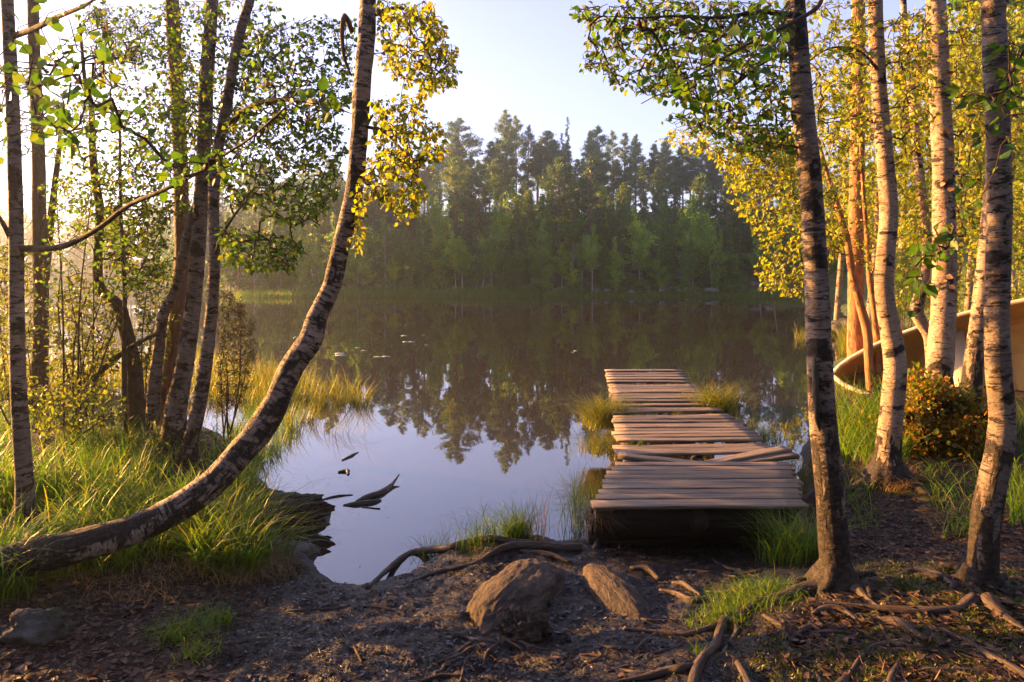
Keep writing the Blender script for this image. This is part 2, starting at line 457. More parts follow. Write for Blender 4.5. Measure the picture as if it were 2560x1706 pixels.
def rock_mat(name, a, b, lichen, fib=False):
    m = M(name); g = m.attr('bark')
    n1 = m.noise(m.map(g, (26, 26, 11) if fib else (7, 7, 7)), 1, 7, 0.65, 0.5)
    n2 = m.noise(m.map(g, (3, 3, 3)), 1, 4)
    n3 = m.noise(m.map(g, (40, 40, 40)), 1, 4)
    col = m.mix(m.ramp(n1, [(0.35, 0.0), (0.65, 1.0)]), a, b)
    col = m.mix(m.ramp(n2, [(0.5, 0.0), (0.66, 0.8)]), col, lichen)
    return m.done(m.pbr(col, 0.8, m.bump(m.math('ADD', n1, m.math('MULTIPLY', n3, 0.3)), 1.0, 0.03), 0.3))
MAT['rock'] = rock_mat('grey_rock', (0.03, 0.028, 0.026), (0.13, 0.12, 0.11), (0.05, 0.05, 0.022))
MAT['mudrock'] = rock_mat('furrowed_rock', (0.016, 0.012, 0.010), (0.105, 0.074, 0.054), (0.045, 0.035, 0.026), True)
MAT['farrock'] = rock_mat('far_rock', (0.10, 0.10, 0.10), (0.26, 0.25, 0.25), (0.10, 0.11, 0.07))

def boat_mat():
    m = M('boat_paint'); v = m.attr('bark')
    n = m.noise(m.map(v, (3, 3, 3)), 1, 5); s = m.noise(m.map(v, (2, 14, 14)), 1, 4)
    col = m.mix(m.ramp(n, [(0.4, 0.0), (0.65, 1.0)]), (0.46, 0.27, 0.07), (0.56, 0.35, 0.10))
    col = m.mix(m.ramp(s, [(0.55, 0.0), (0.7, 0.5)]), col, (0.30, 0.19, 0.07))
    return m.done(m.pbr(col, 0.5, m.bump(n, 0.15, 0.01), 0.4))
MAT['boat'] = boat_mat()
def plain(name, c, rough=0.6, nz=0.3, sc=20):
    m = M(name); g = m.n('ShaderNodeNewGeometry').outputs['Position']
    n = m.noise(g, sc, 4)
    col = m.mix(m.math('MULTIPLY', n, nz), c, tuple(x * 0.4 for x in c))
    return m.done(m.pbr(col, rough, m.bump(n, 0.2, 0.01), 0.4))
MAT['gunwale'] = plain('gunwale_rim', (0.62, 0.50, 0.34), 0.45)
MAT['tarp'] = plain('blue_cloth', (0.05, 0.10, 0.16), 0.7)
MAT['lily'] = plain('lily_pad', (0.45, 0.46, 0.36), 0.18, 0.3, 30)
MAT['moss'] = leaf_mat('moss_tip', (0.045, 0.07, 0.006), (0.09, 0.115, 0.008), (0.15, 0.15, 0.012), 0.3, (1.6, 1.5, 0.7))

# ------------------------------------------------------------------ ground: one sheet, near bank + lake bed + far hills
LAKE = np.array([(-80, 15.5), (-20, 13.5), (-9, 12), (-6.5, 10.6), (-5, 9.3), (-3.7, 8.0), (-3.0, 7.1), (-2.35, 6.2), (-1.95, 5.5),
                 (-1.6, 5.22), (-1.32, 5.05), (-1.28, 4.8), (-1.55, 4.58), (-1.6, 4.45), (-1.28, 4.22), (-1.12, 4.0), (-.85, 3.84), (-.62, 3.92), (-.47, 4.15),
                 (-.40, 4.32), (-.12, 4.40), (.15, 4.40), (.42, 4.38), (.7, 4.46), (1.2, 4.6), (1.8, 4.75), (2.25, 5.3), (2.5, 5.95), (2.95, 6.8), (3.5, 8), (4.2, 9.4),
                 (5.2, 11.5), (7, 14.5), (9.5, 19), (13, 26), (15, 31), (19, 40), (25, 48), (24, 55), (18, 57), (10, 57.5), (4, 57), (-4, 56), (-10, 56.5), (-18, 55.5), (-22, 57),
                 (-27, 66), (-36, 88), (-60, 112), (-100, 122), (-160, 110), (-200, 70), (-200, 20)], float)
def lake_sd(x, y):
    """distance to the shore line: + on land, - in the lake"""
    x = np.asarray(x, float); y = np.asarray(y, float)
    d2 = np.full(x.shape, 1e12)
    n = len(LAKE)
    for i in range(n):
        a = LAKE[i]; b = LAKE[(i + 1) % n]; e = b - a
        t = np.clip(((x - a[0]) * e[0] + (y - a[1]) * e[1]) / (e @ e), 0, 1)
        d2 = np.minimum(d2, (x - a[0] - t * e[0]) ** 2 + (y - a[1] - t * e[1]) ** 2)
    ins = inpoly(x.ravel(), y.ravel(), [tuple(p) for p in LAKE]).reshape(x.shape)
    return np.where(ins, -1, 1) * np.sqrt(d2)

MOUNDS = [(-0.02, 4.10, .08, .26), (3.75, 6.35, .34, .62), (2.8, 5.1, .10, .35), (2.02, 2.98, .13, .30), (-2.3, 4.7, .10, .6), (1.45, 3.1, .07, .35), (2.9, 3.6, .12, .7),
          (-3.4, 6.4, .10, .8), (1.2, 3.9, -.06, .35), (5.2, 8.2, .12, 1.0), (1.9, 2.3, .08, .4)]
def ground_h(x, y):
    sd = lake_sd(x, y)
    sdn = sd + fbm(x * 2.2, y * 2.2, 5, 4) * 0.20 * sstep(40, 20, y)
    land = 0.02 + 0.27 * (1 - np.exp(-np.maximum(sdn, 0) / 1.1))
    bed = np.maximum(-1.4, sdn * 0.38)
    h = np.where(sdn > 0, land, bed)
    near = sstep(40, 25, y)
    for mx, my, a, s in MOUNDS:
        h = h + a * np.exp(-((x - mx) ** 2 + (y - my) ** 2) / (2 * s * s)) * sstep(-0.05, 0.12, sdn)
    onl = sstep(-0.15, 0.10, sdn)
    ridged = 0.5 - np.abs(fbm(x * 9, y * 9, 21, 4)) * 2
    h = h + near * onl * (fbm(x * 1.6, y * 1.6, 11, 3) * 0.10 + fbm(x * 7, y * 7, 12, 4) * 0.05 + ridged * 0.018 + fbm(x * 15, y * 15, 14, 4) * 0.026 + fbm(x * 34, y * 34, 13, 3) * 0.018)
    # far hills
    far = sstep(50, 57, y) * (sd > 0)
    A = 6.2 * sstep(-30, -4, x) * (1 - 0.35 * sstep(20, 60, x)) + 2.0
    hill = A * sstep(0, 21, sd) ** 0.85 * (y > 45)
    hill = hill + (y > 45) * sstep(2, 14, sd) * fbm(x * 0.16, y * 0.16, 31, 5) * 2.2 + (y > 45) * sstep(0, 5, sd) * fbm(x * 0.8, y * 0.8, 33, 4) * 1.0
    lefty = sstep(-40, -70, x) * sstep(0, 40, sd) * 3.0
    right = sstep(0, 14, sd) * sstep(9, 18, x) * sstep(12, 22, y) * 3.0 * (y < 60) * sstep(60, 45, y)
    return h + np.maximum(hill, 0) + lefty + np.maximum(right, 0)

def axis(parts):
    out = []
    for a, b, s in parts: out.append(np.arange(a, b, s))
    return np.concatenate(out + [[parts[-1][1]]])
gx = axis([(-420, -120, 30), (-120, -40, 5), (-40, -8, 1.6), (-8, -3.2, 0.12), (-3.2, 3.2, 0.02), (3.2, 8, 0.10), (8, 45, 1.4), (45, 120, 6), (120, 420, 30)])
gy = axis([(-60, 0, 6), (0, 1.6, 0.2), (1.6, 5.4, 0.018), (5.4, 9, 0.07), (9, 14, 0.2), (14, 50, 1.5), (50, 100, 1.0), (100, 160, 4), (160, 480, 30)])
GX, GY = np.meshgrid(gx, gy)
GH = ground_h(GX, GY)

def gz(x, y):
    """height of the ground sheet"""
    x = np.asarray(x, float); y = np.asarray(y, float)
    fx = np.clip(np.interp(x, gx, np.arange(len(gx))), 0, len(gx) - 1.001); fy = np.clip(np.interp(y, gy, np.arange(len(gy))), 0, len(gy) - 1.001)
    i = fx.astype(int); j = fy.astype(int); u = fx - i; v = fy - j
    return (GH[j, i] * (1 - u) + GH[j, i + 1] * u) * (1 - v) + (GH[j + 1, i] * (1 - u) + GH[j + 1, i + 1] * u) * v
DS = np.geomspace(1.7, 70, 500)
def onground(px, py, water=False):
    """points of the ground (or the water) seen at the photo pixels"""
    px = np.atleast_1d(np.asarray(px, float)); py = np.atleast_1d(np.asarray(py, float))
    X = (px[:, None] - 1280) / F * DS; Z = CAMH + (HOR - py[:, None]) / F * DS
    G = gz(X, np.broadcast_to(DS, X.shape))
    if water: G = np.maximum(G, 0)
    hit = Z < G
    k = np.where(hit.any(1), hit.argmax(1), len(DS) - 1); k = np.maximum(k, 1)
    r = np.arange(len(px)); a = Z[r, k - 1] - G[r, k - 1]; b = G[r, k] - Z[r, k]
    t = np.clip(a / (a + b + 1e-9), 0, 1)
    d = DS[k - 1] * (1 - t) + DS[k] * t
    x = (px - 1280) / F * d
    z = gz(x, d)
    if water: z = np.maximum(z, 0)
    return np.stack([x, d, z], -1)

ny, nx = GH.shape
b = Buf()
ii = np.arange(ny - 1)[:, None] * nx; jj = np.arange(nx - 1)[None]
b.add(np.stack([GX, GY, GH], -1).reshape(-1, 3), np.stack([ii + jj, ii + jj + 1, ii + nx + jj + 1, ii + nx + jj], -1).reshape(-1, 4))
ground = b.obj('ground', MAT['ground'])
tag(ground, kind='structure')
def attr(o, name, vals):
    a = o.data.attributes.new(name, 'FLOAT', 'POINT'); a.data.foreach_set('value', np.asarray(vals, np.float32).ravel())
PXG = 1280 + F * GX / np.maximum(GY, 0.3); 
mudv = sstep(-1.5, -0.9, GX) * sstep(2.0, 1.25, GX - 0.25 * (GY - 3)) * sstep(5.6, 5.0, GY)
mudv = np.maximum(mudv * 0.95, sstep(0.25, -0.1, lake_sd(GX, GY)))
mossv = np.zeros_like(GX)
for mx, my, s, a in [(2.0, 2.9, .34, .9), (1.6, 2.55, .35, .75), (1.25, 2.45, .25, .7), (-.15, 4.25, .16, .8), (-2.4, 3.7, .5, .55), (3.9, 6.2, .6, .6), (2.75, 4.8, .35, .6), (-1.6, 4.1, .3, .5), (1.75, 3.25, .25, .55)]:
    mossv = np.maximum(mossv, a * np.exp(-((GX - mx) ** 2 + (GY - my) ** 2) / (2 * s * s)))
attr(ground, 'mud', mudv); attr(ground, 'moss', mossv); attr(ground, 'far', sstep(9, 14, GY))

b = Buf()
b.add([(-418, -58, 0), (418, -58, 0), (418, 470, 0), (-418, 470, 0)], [[0, 1, 2, 3]])
tag(b.obj('lake_water', MAT['water'], None, False), kind='structure')

# ------------------------------------------------------------------ trees near the camera
def trunk_from(path, flare=1.0):
    """path rows: photo x, photo y, depth, width in photo pixels -> points, radii (from the ground up)"""
    pts = [pix(x, y, d) for x, y, d, w in path]
    rad = [w * 0.465 * d / F for x, y, d, w in path]
    return np.array(pts), np.array(rad)

def near_tree(name, label, cat, path, mat, flare=1.6, fl_h=0.25, nseg=22, bump=0.05, group=None, dark_h=0.35, seed=0.0, lean_base=False, dmax=1.05, butt=0):
    pts, rad = trunk_from(path)
    base = pts[0].copy()
    if not lean_base:
        base[2] = min(base[2], float(gz(base[0], base[1])))
    root = thing(name, label, cat, tuple(base), group)
    P = [base - np.array([0, 0, 0.12]), base + np.array([0, 0, 0.02]), base + (pts[1] - base) * min(0.5, 0.10 / max(0.1, np.linalg.norm(pts[1] - base)))]
    Rr = [rad[0] * flare * 1.15, rad[0] * flare, rad[0] * (1 + (flare - 1) * 0.42)]
    if lean_base: P, Rr = [], []; P.append(pts[0]); Rr.append(rad[0])
    for q, r in zip(pts[1:], rad[1:]): P.append(q); Rr.append(r)
    b = Buf()
    tube(b, P, Rr, nseg, 0.05, bump, 5.0, tint=lambda L: np.clip(dmax - (L - 0.12) / dark_h * 0.75, 0, 1), seed=seed)
    b.obj('trunk', mat, root)
    a0 = rng.random() * 6
    for k in range(butt):
        a = a0 + k * 2 * PI / butt + rng.normal(0, .25); d = np.array([math.cos(a), math.sin(a), 0]); L = rad[0] * rng.uniform(1.2, 2.4)
        q = [base + d * rad[0] * .35 + [0, 0, .13], base + d * rad[0] * 1.05 + [0, 0, .055]]
        for f in (.45, .75, 1.0):
            e = base + d * (rad[0] + L * f) + np.array([-d[1], d[0], 0]) * rng.normal(0, .02); e[2] = gz(e[0], e[1]) + (.012 if f < .9 else -.02); q.append(e)
        bb = Buf(); tube(bb, q, [rad[0] * .5, rad[0] * .42, rad[0] * .24, rad[0] * .15, rad[0] * .07], 10, .03, .12, 9, tint=1.1, seed=seed + k); bb.obj('root', mat, root)
    return root, np.array(P), np.array(Rr)

LEAFK = 6.6; LEAFS = 1.0
def crown(root, starts, polys, leaf=0.045, mat='leaf', spacing=0.03, twig='twig', rmax=0.02, droop=0.5, arch=0.12, wid=1.0, leafy=0.7, up=0.3, names=('twig_sprays', 'foliage'), tw=0.0008, sun_face=0.0):
    """grow twigs from the trunk/limb points to targets sampled in photo polygons at real depths, then hang leaves on them"""
    nodes = [p for s in starts for p in resample(s, [0] * len(s), 0.12)[0]]
    parent = [-1] * len(nodes)
    tg = []
    for poly, n, d0, d1 in polys:
        if leaf: n = int(n * LEAFK * (0.3 if mat == 'leaf_near' else 0.72 if mat == 'leaf_sunlit' else 1))
        pp = sample_poly(poly, n)
        dd = d0 + (d1 - d0) * rng.random(n)
        for (x, y), d in zip(pp, dd): tg.append(pix(x, y, d))
    tg = np.array(tg)
    st = np.array(nodes)
    dist = np.array([np.min(np.linalg.norm(st - t, axis=1)) for t in tg])
    chains = []
    arr = np.zeros((len(nodes) + len(tg) * 14 + 50, 3)); arr[:len(nodes)] = st; cnt = len(nodes)
    for k in np.argsort(dist):
        t = tg[k]
        dv = t - arr[:cnt]
        dl = np.linalg.norm(dv, axis=1)
        cost = dl + 0.35 * np.maximum(0, -dv[:, 2])          # twigs prefer to start below or level
        j = int(np.argmin(cost))
        a = arr[j].copy(); L = np.linalg.norm(t - a)
        if L < 0.04: continue
        m = int(np.clip(math.ceil(L / 0.10), 2, 12))
        ch = [j]
        side = rng.normal(0, 0.045 * L, 3)
        for q in range(1, m + 1):
            f = q / m
            p = a + (t - a) * f + np.array([0, 0, 1]) * arch * L * math.sin(PI * f) + side * math.sin(PI * f) + (rng.normal(0, 0.012, 3) if q < m else 0)
            if cnt >= len(arr): break
            arr[cnt] = p; parent.append(ch[-1]); ch.append(cnt); cnt += 1
        chains.append(ch)
    w = np.zeros(cnt)
    for ch in chains: w[ch[-1]] += 1
    for i in range(cnt - 1, -1, -1):
        if parent[i] >= 0: w[parent[i]] += w[i]
    rad = np.minimum(tw + 0.0008 * np.sqrt(w), rmax)
    b = Buf()
    for ch in chains:
        rr = rad[ch].copy(); rr[0] = min(rr[0], rad[ch[1]] * 1.4)
        tube(b, arr[ch], rr, 5, closed=False, seed=rng.random() * 5)
    b.obj(names[0], MAT[twig], root)
    if not leaf: return
    P = []; D = []
    for ch in chains:
        q = arr[ch]; seg = np.linalg.norm(np.diff(q, axis=0), axis=1); tot = seg.sum()
        s0 = tot * (1 - leafy) if tot > 0.15 else 0
        s0 = max(s0, 0)
        cum = np.concatenate([[0], np.cumsum(seg)])
        n = max(2, int((tot - s0) / spacing))
        ss = np.clip(s0 + (tot - s0) * (np.arange(n) + rng.random(n) * 0.8) / n, 0, tot)
        for c in range(3):
            pass
        pt = np.stack([np.interp(ss, cum, q[:, c]) for c in range(3)], -1)
        d = q[-1] - q[-2]; d = d / (np.linalg.norm(d) + 1e-9)
        o = rng.normal(0, 1, (n, 3)); o /= np.linalg.norm(o, axis=1)[:, None]
        dirs = o * 0.9 + d * 0.5 + np.array([0, 0, -droop])
        dirs /= np.linalg.norm(dirs, axis=1)[:, None]
        P.append(pt + o * rng.uniform(0.006, 0.03, (n, 1))); D.append(dirs)
    P = np.vstack(P); D = np.vstack(D); n = len(P)
    N = rng.normal(0, 1, (n, 3)) * 0.8 + np.array([0, 0, up]) + np.array(sdir) * sun_face
    b = Buf()
    leaves(b, P, D, N, leaf * LEAFS * rng.uniform(0.55, 1.15, n), wid * rng.uniform(0.85, 1.15, n))
    b.obj(names[1], MAT[mat], root, False)
    return n

def limb(root, path, mat, name='limb', nseg=9, bump=0.06):
    pts = np.array([pix(x, y, d) for x, y, d, w in path]); rad = [w * .5 * d / F for x, y, d, w in path]; rad[-1] *= .35
    b = Buf(); tube(b, pts, rad, nseg, 0.05, bump, 8.0, seed=rng.random() * 4)
    b.obj(name, mat, root)
    return pts

def stub(root, pts, rad, k, ang, ln, r, mat, name='branch_stub'):
    pass

# --- left bank
# 1 slim birch at the left edge
t1, p1, r1 = near_tree('birch_tree', 'slim pale birch at the left edge, one long bare limb reaching right', 'birch tree',
    [(66, 1330, 3.9, 48), (60, 1180, 3.9, 42), (46, 980, 3.9, 38), (42, 760, 3.9, 36), (40, 560, 3.9, 35), (34, 330, 3.9, 33), (22, 80, 3.9, 31), (10, -160, 3.9, 28), (0, -420, 3.9, 22)], MAT['birch'], 1.4, seed=1.1, dark_h=.25, butt=5)
l1 = limb(t1, [(52, 622, 3.9, 17), (150, 618, 3.75, 15), (240, 575, 3.55, 13), (320, 515, 3.4, 12), (400, 480, 3.2, 11), (480, 440, 3.05, 9), (540, 400, 2.9, 8), (620, 350, 2.75, 6), (690, 290, 2.6, 5), (760, 225, 2.5, 3)], MAT['darkbark'])
l1b = limb(t1, [(36, 90, 3.9, 15), (90, 70, 3.7, 14), (150, 40, 3.5, 12), (210, 15, 3.3, 9), (255, -15, 3.1, 6)], MAT['darkbark'])
l1c = limb(t1, [(28, 600, 3.9, 13), (8, 560, 3.85, 11), (-30, 500, 3.8, 8)], MAT['darkbark'])
crown(t1, [l1[4:], l1b, np.array([pix(30, 200, 3.8), pix(120, 180, 3.0)])],
      [([(370, 380), (560, 360), (640, 430), (520, 470), (420, 500)], 14, 2.6, 3.0), ([(690, 220), (860, 200), (850, 320), (760, 300)], 9, 2.3, 2.6),
       ([(50, 10), (280, 0), (290, 240), (180, 380), (60, 330)], 42, 2.1, 3.0), ([(-60, 100), (20, 150), (20, 420), (-60, 420)], 12, 2.2, 2.8), ([(290, 230), (330, 260), (300, 380), (230, 330)], 6, 2.6, 3.0)],
      0.052, 'leaf_near', 0.05, rmax=0.008, leafy=0.6)
# 2 pine with bare twigs
t2, p2, r2 = near_tree('pine_tree', 'dark pine trunk with bare dead twigs, second trunk from the left edge', 'pine tree',
    [(92, 1020, 7.4, 44), (100, 900, 7.4, 40), (103, 760, 7.4, 36), (98, 560, 7.4, 34), (96, 380, 7.4, 31), (88, 180, 7.4, 28), (82, 0, 7.4, 27), (78, -200, 7.4, 24), (76, -420, 7.4, 18)], MAT['darkbark'], 1.3, seed=2.2)
l2 = limb(t2, [(112, 700, 7.4, 20), (124, 580, 7.35, 18), (136, 470, 7.3, 15), (148, 370, 7.3, 11), (150, 300, 7.3, 7)], MAT['darkbark'], 'stem')
crown(t2, [p2[3:], l2], [([(50, 300), (150, 300), (260, 430), (250, 640), (170, 700), (60, 640)], 90, 6.8, 7.8), ([(0, 380), (90, 350), (90, 640), (0, 600)], 30, 6.9, 7.7)], 0, None, rmax=0.006, arch=-0.15, names=('dead_twig_sprays', ''), tw=0.0018)
crown(t2, [p2[6:]], [([(0, 170), (110, 150), (120, 380), (0, 400)], 26, 6.8, 7.4), ([(210, 0), (400, 40), (350, 200), (240, 150)], 26, 6.5, 7.4)], 0.06, 'needle', 0.008, wid=0.08, leafy=0.4, rmax=0.006, names=('twig_sprays', 'needles'))
# 3 crooked birch
t3, p3, r3 = near_tree('birch_tree', 'crooked dark birch with an S bend low in its trunk, left of the clump', 'birch tree',
    [(342, 1040, 6.4, 42), (338, 960, 6.4, 40), (330, 890, 6.4, 36), (308, 800, 6.4, 34), (296, 765, 6.4, 33), (262, 735, 6.4, 28), (245, 700, 6.4, 25), (245, 620, 6.4, 22), (250, 530, 6.4, 22), (238, 450, 6.4, 21), (230, 350, 6.4, 17), (228, 260, 6.4, 14), (212, 200, 6.4, 10), (200, 60, 6.4, 7)], MAT['darkbark'], 1.3, seed=3.7)
crown(t3, [p3[8:]], [([(130, 230), (300, 100), (470, 60), (520, 280), (500, 480), (420, 620), (300, 640), (260, 560), (160, 520), (110, 330)], 170, 5.6, 6.8),
                    ([(250, 520), (420, 480), (410, 700), (330, 740), (260, 660)], 50, 5.8, 6.6), ([(190, 20), (480, 0), (470, 120), (250, 160)], 45, 5.8, 6.6)], 0.045, 'leaf', 0.034, rmax=0.011)
# thin saplings around it
t3b, p3b, r3b = near_tree('birch_sapling', 'thin dark sapling straight between the crooked birch and the birch clump', 'sapling',
    [(315, 1060, 6.0, 13), (310, 900, 6.0, 12), (312, 740, 6.0, 11), (303, 560, 6.0, 9), (300, 400, 6.0, 7), (300, 280, 6.0, 4)], MAT['darkbark'], 1.2, nseg=10, seed=4.0)
crown(t3b, [p3b[3:]], [([(250, 380), (400, 350), (420, 560), (330, 700), (250, 640)], 34, 5.6, 6.2)], 0.042, 'leaf', 0.035, rmax=0.005)
# 4 pine in the clump
t4, p4, r4 = near_tree('pine_tree', 'reddish brown straight pine just behind the birch clump on the left bank', 'pine tree',
    [(415, 1010, 7.2, 46), (420, 960, 7.2, 44), (440, 800, 7.2, 38), (455, 640, 7.2, 37), (453, 500, 7.2, 37), (448, 330, 7.2, 37), (438, 150, 7.2, 36), (430, 0, 7.2, 35), (424, -220, 7.2, 33), (420, -480, 7.2, 26)], MAT['pine'], 1.3, seed=5.3)
# 5 birch of the clump
t5, p5, r5 = near_tree('birch_tree', 'tall pale birch in the middle of the left clump with a fork near its foot', 'birch tree',
    [(432, 1080, 6.0, 62), (440, 1020, 6.0, 56), (458, 930, 6.0, 48), (478, 800, 6.0, 42), (490, 680, 6.0, 40), (500, 540, 6.0, 38), (508, 400, 6.0, 36), (514, 300, 6.0, 37), (515, 220, 6.0, 38), (522, 120, 6.0, 34), (530, 0, 6.0, 33), (536, -200, 6.0, 28), (540, -400, 6.0, 20)], MAT['birch'], 1.3, seed=6.1, dark_h=.3)
l5 = limb(t5, [(382, 1050, 6.1, 32), (386, 960, 6.1, 32), (396, 880, 6.1, 27), (408, 790, 6.1, 25), (440, 720, 6.1, 24), (458, 640, 6.05, 23), (476, 560, 6.0, 22), (488, 500, 6.0, 19)], MAT['birch'], 'stem', 16)
# 6 birch, right stem of the clump
t6, p6, r6 = near_tree('birch_tree', 'dark slender birch, right hand stem of the left clump, bending right near the top', 'birch tree',
    [(466, 1150, 5.5, 46), (478, 1100, 5.5, 40), (500, 1000, 5.5, 38), (518, 880, 5.5, 34), (532, 740, 5.5, 30), (536, 620, 5.5, 28), (534, 500, 5.5, 28), (540, 400, 5.5, 29), (562, 290, 5.5, 28), (580, 180, 5.5, 27), (598, 90, 5.5, 26), (625, 0, 5.5, 24), (660, -140, 5.5, 20), (700, -300, 5.5, 14)], MAT['birch'], 1.3, seed=7.9, dark_h=.35)
l6 = limb(t6, [(575, 310, 5.5, 15), (605, 280, 5.3, 14), (650, 258, 5.1, 12), (710, 250, 4.9, 11), (800, 258, 4.75, 9), (880, 285, 4.6, 6)], MAT['darkbark'])
l6b = limb(t6, [(536, 640, 5.5, 9), (560, 580, 5.3, 8), (600, 520, 5.1, 6), (650, 470, 5.0, 4)], MAT['darkbark'])
l6c = limb(t6, [(540, 620, 5.5, 8), (640, 600, 5.3, 6), (740, 610, 5.2, 4)], MAT['darkbark'])
crown(t6, [p6[8:], l6, l6b, l6c], [([(600, 60), (890, 40), (880, 260), (760, 340), (600, 300)], 150, 4.8, 6.0), ([(560, 300), (870, 300), (850, 480), (800, 560), (700, 560), (560, 500)], 170, 4.9, 6.0),
      ([(545, 560), (700, 590), (775, 620), (730, 690), (640, 680), (560, 660)], 60, 4.8, 5.6)], 0.045, 'leaf', 0.034, rmax=0.010)
crown(t5, [p5[6:]], [([(470, 0), (700, 0), (650, 300), (480, 440), (340, 420), (360, 200)], 130, 5.4, 6.6)], 0.045, 'leaf', 0.034, rmax=0.010)
# 8 leaning birch
t8, p8, r8 = near_tree('leaning_birch_tree', 'black and white birch lying low then curving up across the left bank', 'birch tree',
    [(-330, 1462, 3.15, 108), (-150, 1440, 3.2, 104), (0, 1412, 3.28, 98), (90, 1393, 3.33, 92), (200, 1365, 3.42, 86), (300, 1336, 3.5, 82), (387, 1302, 3.57, 78), (470, 1254, 3.66, 75), (538, 1203, 3.74, 74), (600, 1136, 3.8, 72), (655, 1069, 3.87, 76), (693, 1002, 3.92, 66), (730, 919, 3.98, 63), (776, 852, 4.03, 66), (793, 793, 4.06, 56), (831, 709, 4.1, 48), (850, 626, 4.13, 47), (881, 500, 4.17, 46), (890, 430, 4.2, 46), (900, 320, 4.22, 45), (905, 220, 4.25, 47), (915, 100, 4.28, 46), (921, 0, 4.3, 43), (930, -150, 4.3, 36), (935, -330, 4.3, 26)], MAT['birch_dark'], seed=8.4, dark_h=6.0, dmax=.62, lean_base=True, nseg=28, bump=0.11)
b = Buf(); tube(b, [pix(-330, 1462, 3.15), pix(-480, 1490, 3.1)], [108 / 2 * 3.15 / F, .16], 20, 0.06, .1, 4); b.obj('root_end', MAT['birch_dark'], t8)
l8 = limb(t8, [(918, 318, 4.22, 9), (960, 330, 4.1, 8), (1010, 380, 4.0, 6), (1050, 420, 3.95, 4)], MAT['darkbark'])
l8b = limb(t8, [(880, 80, 4.28, 13), (862, 40, 4.2, 14), (855, 90, 4.15, 11), (862, 150, 4.1, 9), (878, 190, 4.15, 8)], MAT['darkbark'], 'dead_branch')
l8c = limb(t8, [(930, 40, 4.3, 10), (1000, 20, 4.2, 8), (1060, 60, 4.1, 6), (1100, 130, 4.0, 4)], MAT['darkbark'])
crown(t8, [p8[15:], l8, l8c], [([(935, 0), (1090, 10), (1140, 120), (1150, 220), (1060, 240), (960, 180)], 115, 3.7, 4.6), ([(930, 250), (1040, 240), (1110, 330), (1120, 390), (1040, 420), (930, 380)], 85, 3.7, 4.5),
      ([(900, 400), (1040, 400), (1070, 500), (1000, 560), (930, 480), (890, 640), (870, 620)], 70, 3.8, 4.6)], 0.042, 'leaf_sunlit', 0.026, rmax=0.006, droop=0.9, sun_face=.4)

# --- right bank
q1, P1, _ = near_tree('birch_tree', 'grey birch nearest the jetty with a long split bark scar', 'birch tree',
    [(2090, 1475, 3.1, 92), (2088, 1400, 3.1, 80), (2076, 1250, 3.1, 74), (2060, 1080, 3.1, 70), (2050, 920, 3.1, 66), (2045, 800, 3.1, 63), (2038, 640, 3.1, 60), (2026, 450, 3.1, 58), (2008, 270, 3.1, 56), (1996, 120, 3.1, 52), (1988, 0, 3.1, 50), (1980, -180, 3.1, 44), (1975, -380, 3.1, 34)], MAT['birch'], 1.5, seed=11.3, dark_h=.8, butt=5)
b = Buf()
sc = np.array([pix(2036, 885, 3.1 - .050), pix(2037, 930, 3.1 - .051), pix(2040, 990, 3.1 - .051), pix(2044, 1050, 3.1 - .052), pix(2050, 1078, 3.1 - .052)])
tube(b, sc, [.003, .014, .016, .012, .003], 8, .02, .3, 12, seed=3); b.obj('bark_scar', MAT['driftwood'], q1)
m1 = limb(q1, [(1996, 40, 3.1, 16), (1900, 30, 3.0, 12), (1800, 45, 2.9, 9), (1700, 40, 2.8, 7), (1600, 45, 2.7, 5), (1500, 40, 2.65, 3)], MAT['twig'])
m2 = limb(q1, [(1984, -170, 3.1, 14), (2040, -80, 2.9, 13), (2052, 5, 2.75, 11), (1990, 52, 2.65, 11), (1900, 95, 2.55, 9), (1800, 150, 2.45, 7), (1700, 200, 2.4, 4)], MAT['twig'])
m3 = limb(q1, [(2010, 130, 3.1, 12), (1920, 150, 3.2, 9), (1840, 210, 3.25, 7), (1760, 260, 3.3, 4)], MAT['twig'])
m4 = limb(q1, [(2030, 400, 3.1, 9), (1960, 370, 3.3, 7), (1910, 340, 3.5, 5)], MAT['twig'])
crown(q1, [P1[9:], m1, m3, m4], [([(1400, 20), (1620, 0), (1990, 0), (1990, 80), (1700, 90), (1500, 80)], 90, 2.7, 3.4), ([(1450, 90), (1700, 60), (1980, 90), (1990, 260), (1800, 280), (1600, 240), (1460, 180)], 115, 2.7, 3.6),
      ([(1650, 300), (1760, 270), (1980, 270), (1990, 380), (1850, 390), (1760, 340)], 60, 3.0, 3.7)], 0.036, 'leaf', 0.030, rmax=0.007, sun_face=.3)
crown(q1, [m2], [([(1570, 190), (1700, 100), (1850, 60), (1990, 60), (1960, 150), (1760, 260), (1600, 260)], 36, 2.2, 2.6)], 0.050, 'leaf_near', 0.045, rmax=0.006, names=('near_twig_sprays', 'near_foliage'))
def roots(root, paths, mat='root', name='root'):
    for pth in paths:
        pts = onground([p[0] for p in pth], [p[1] for p in pth])
        w = np.array([p[2] for p in pth]) * .5 * pts[:, 1] / F
        pts[:, 2] += w * 0.12
        b = Buf(); tube(b, pts, w, 10, .03, .16, 14, seed=rng.random() * 9); b.obj(name, MAT[mat], root)
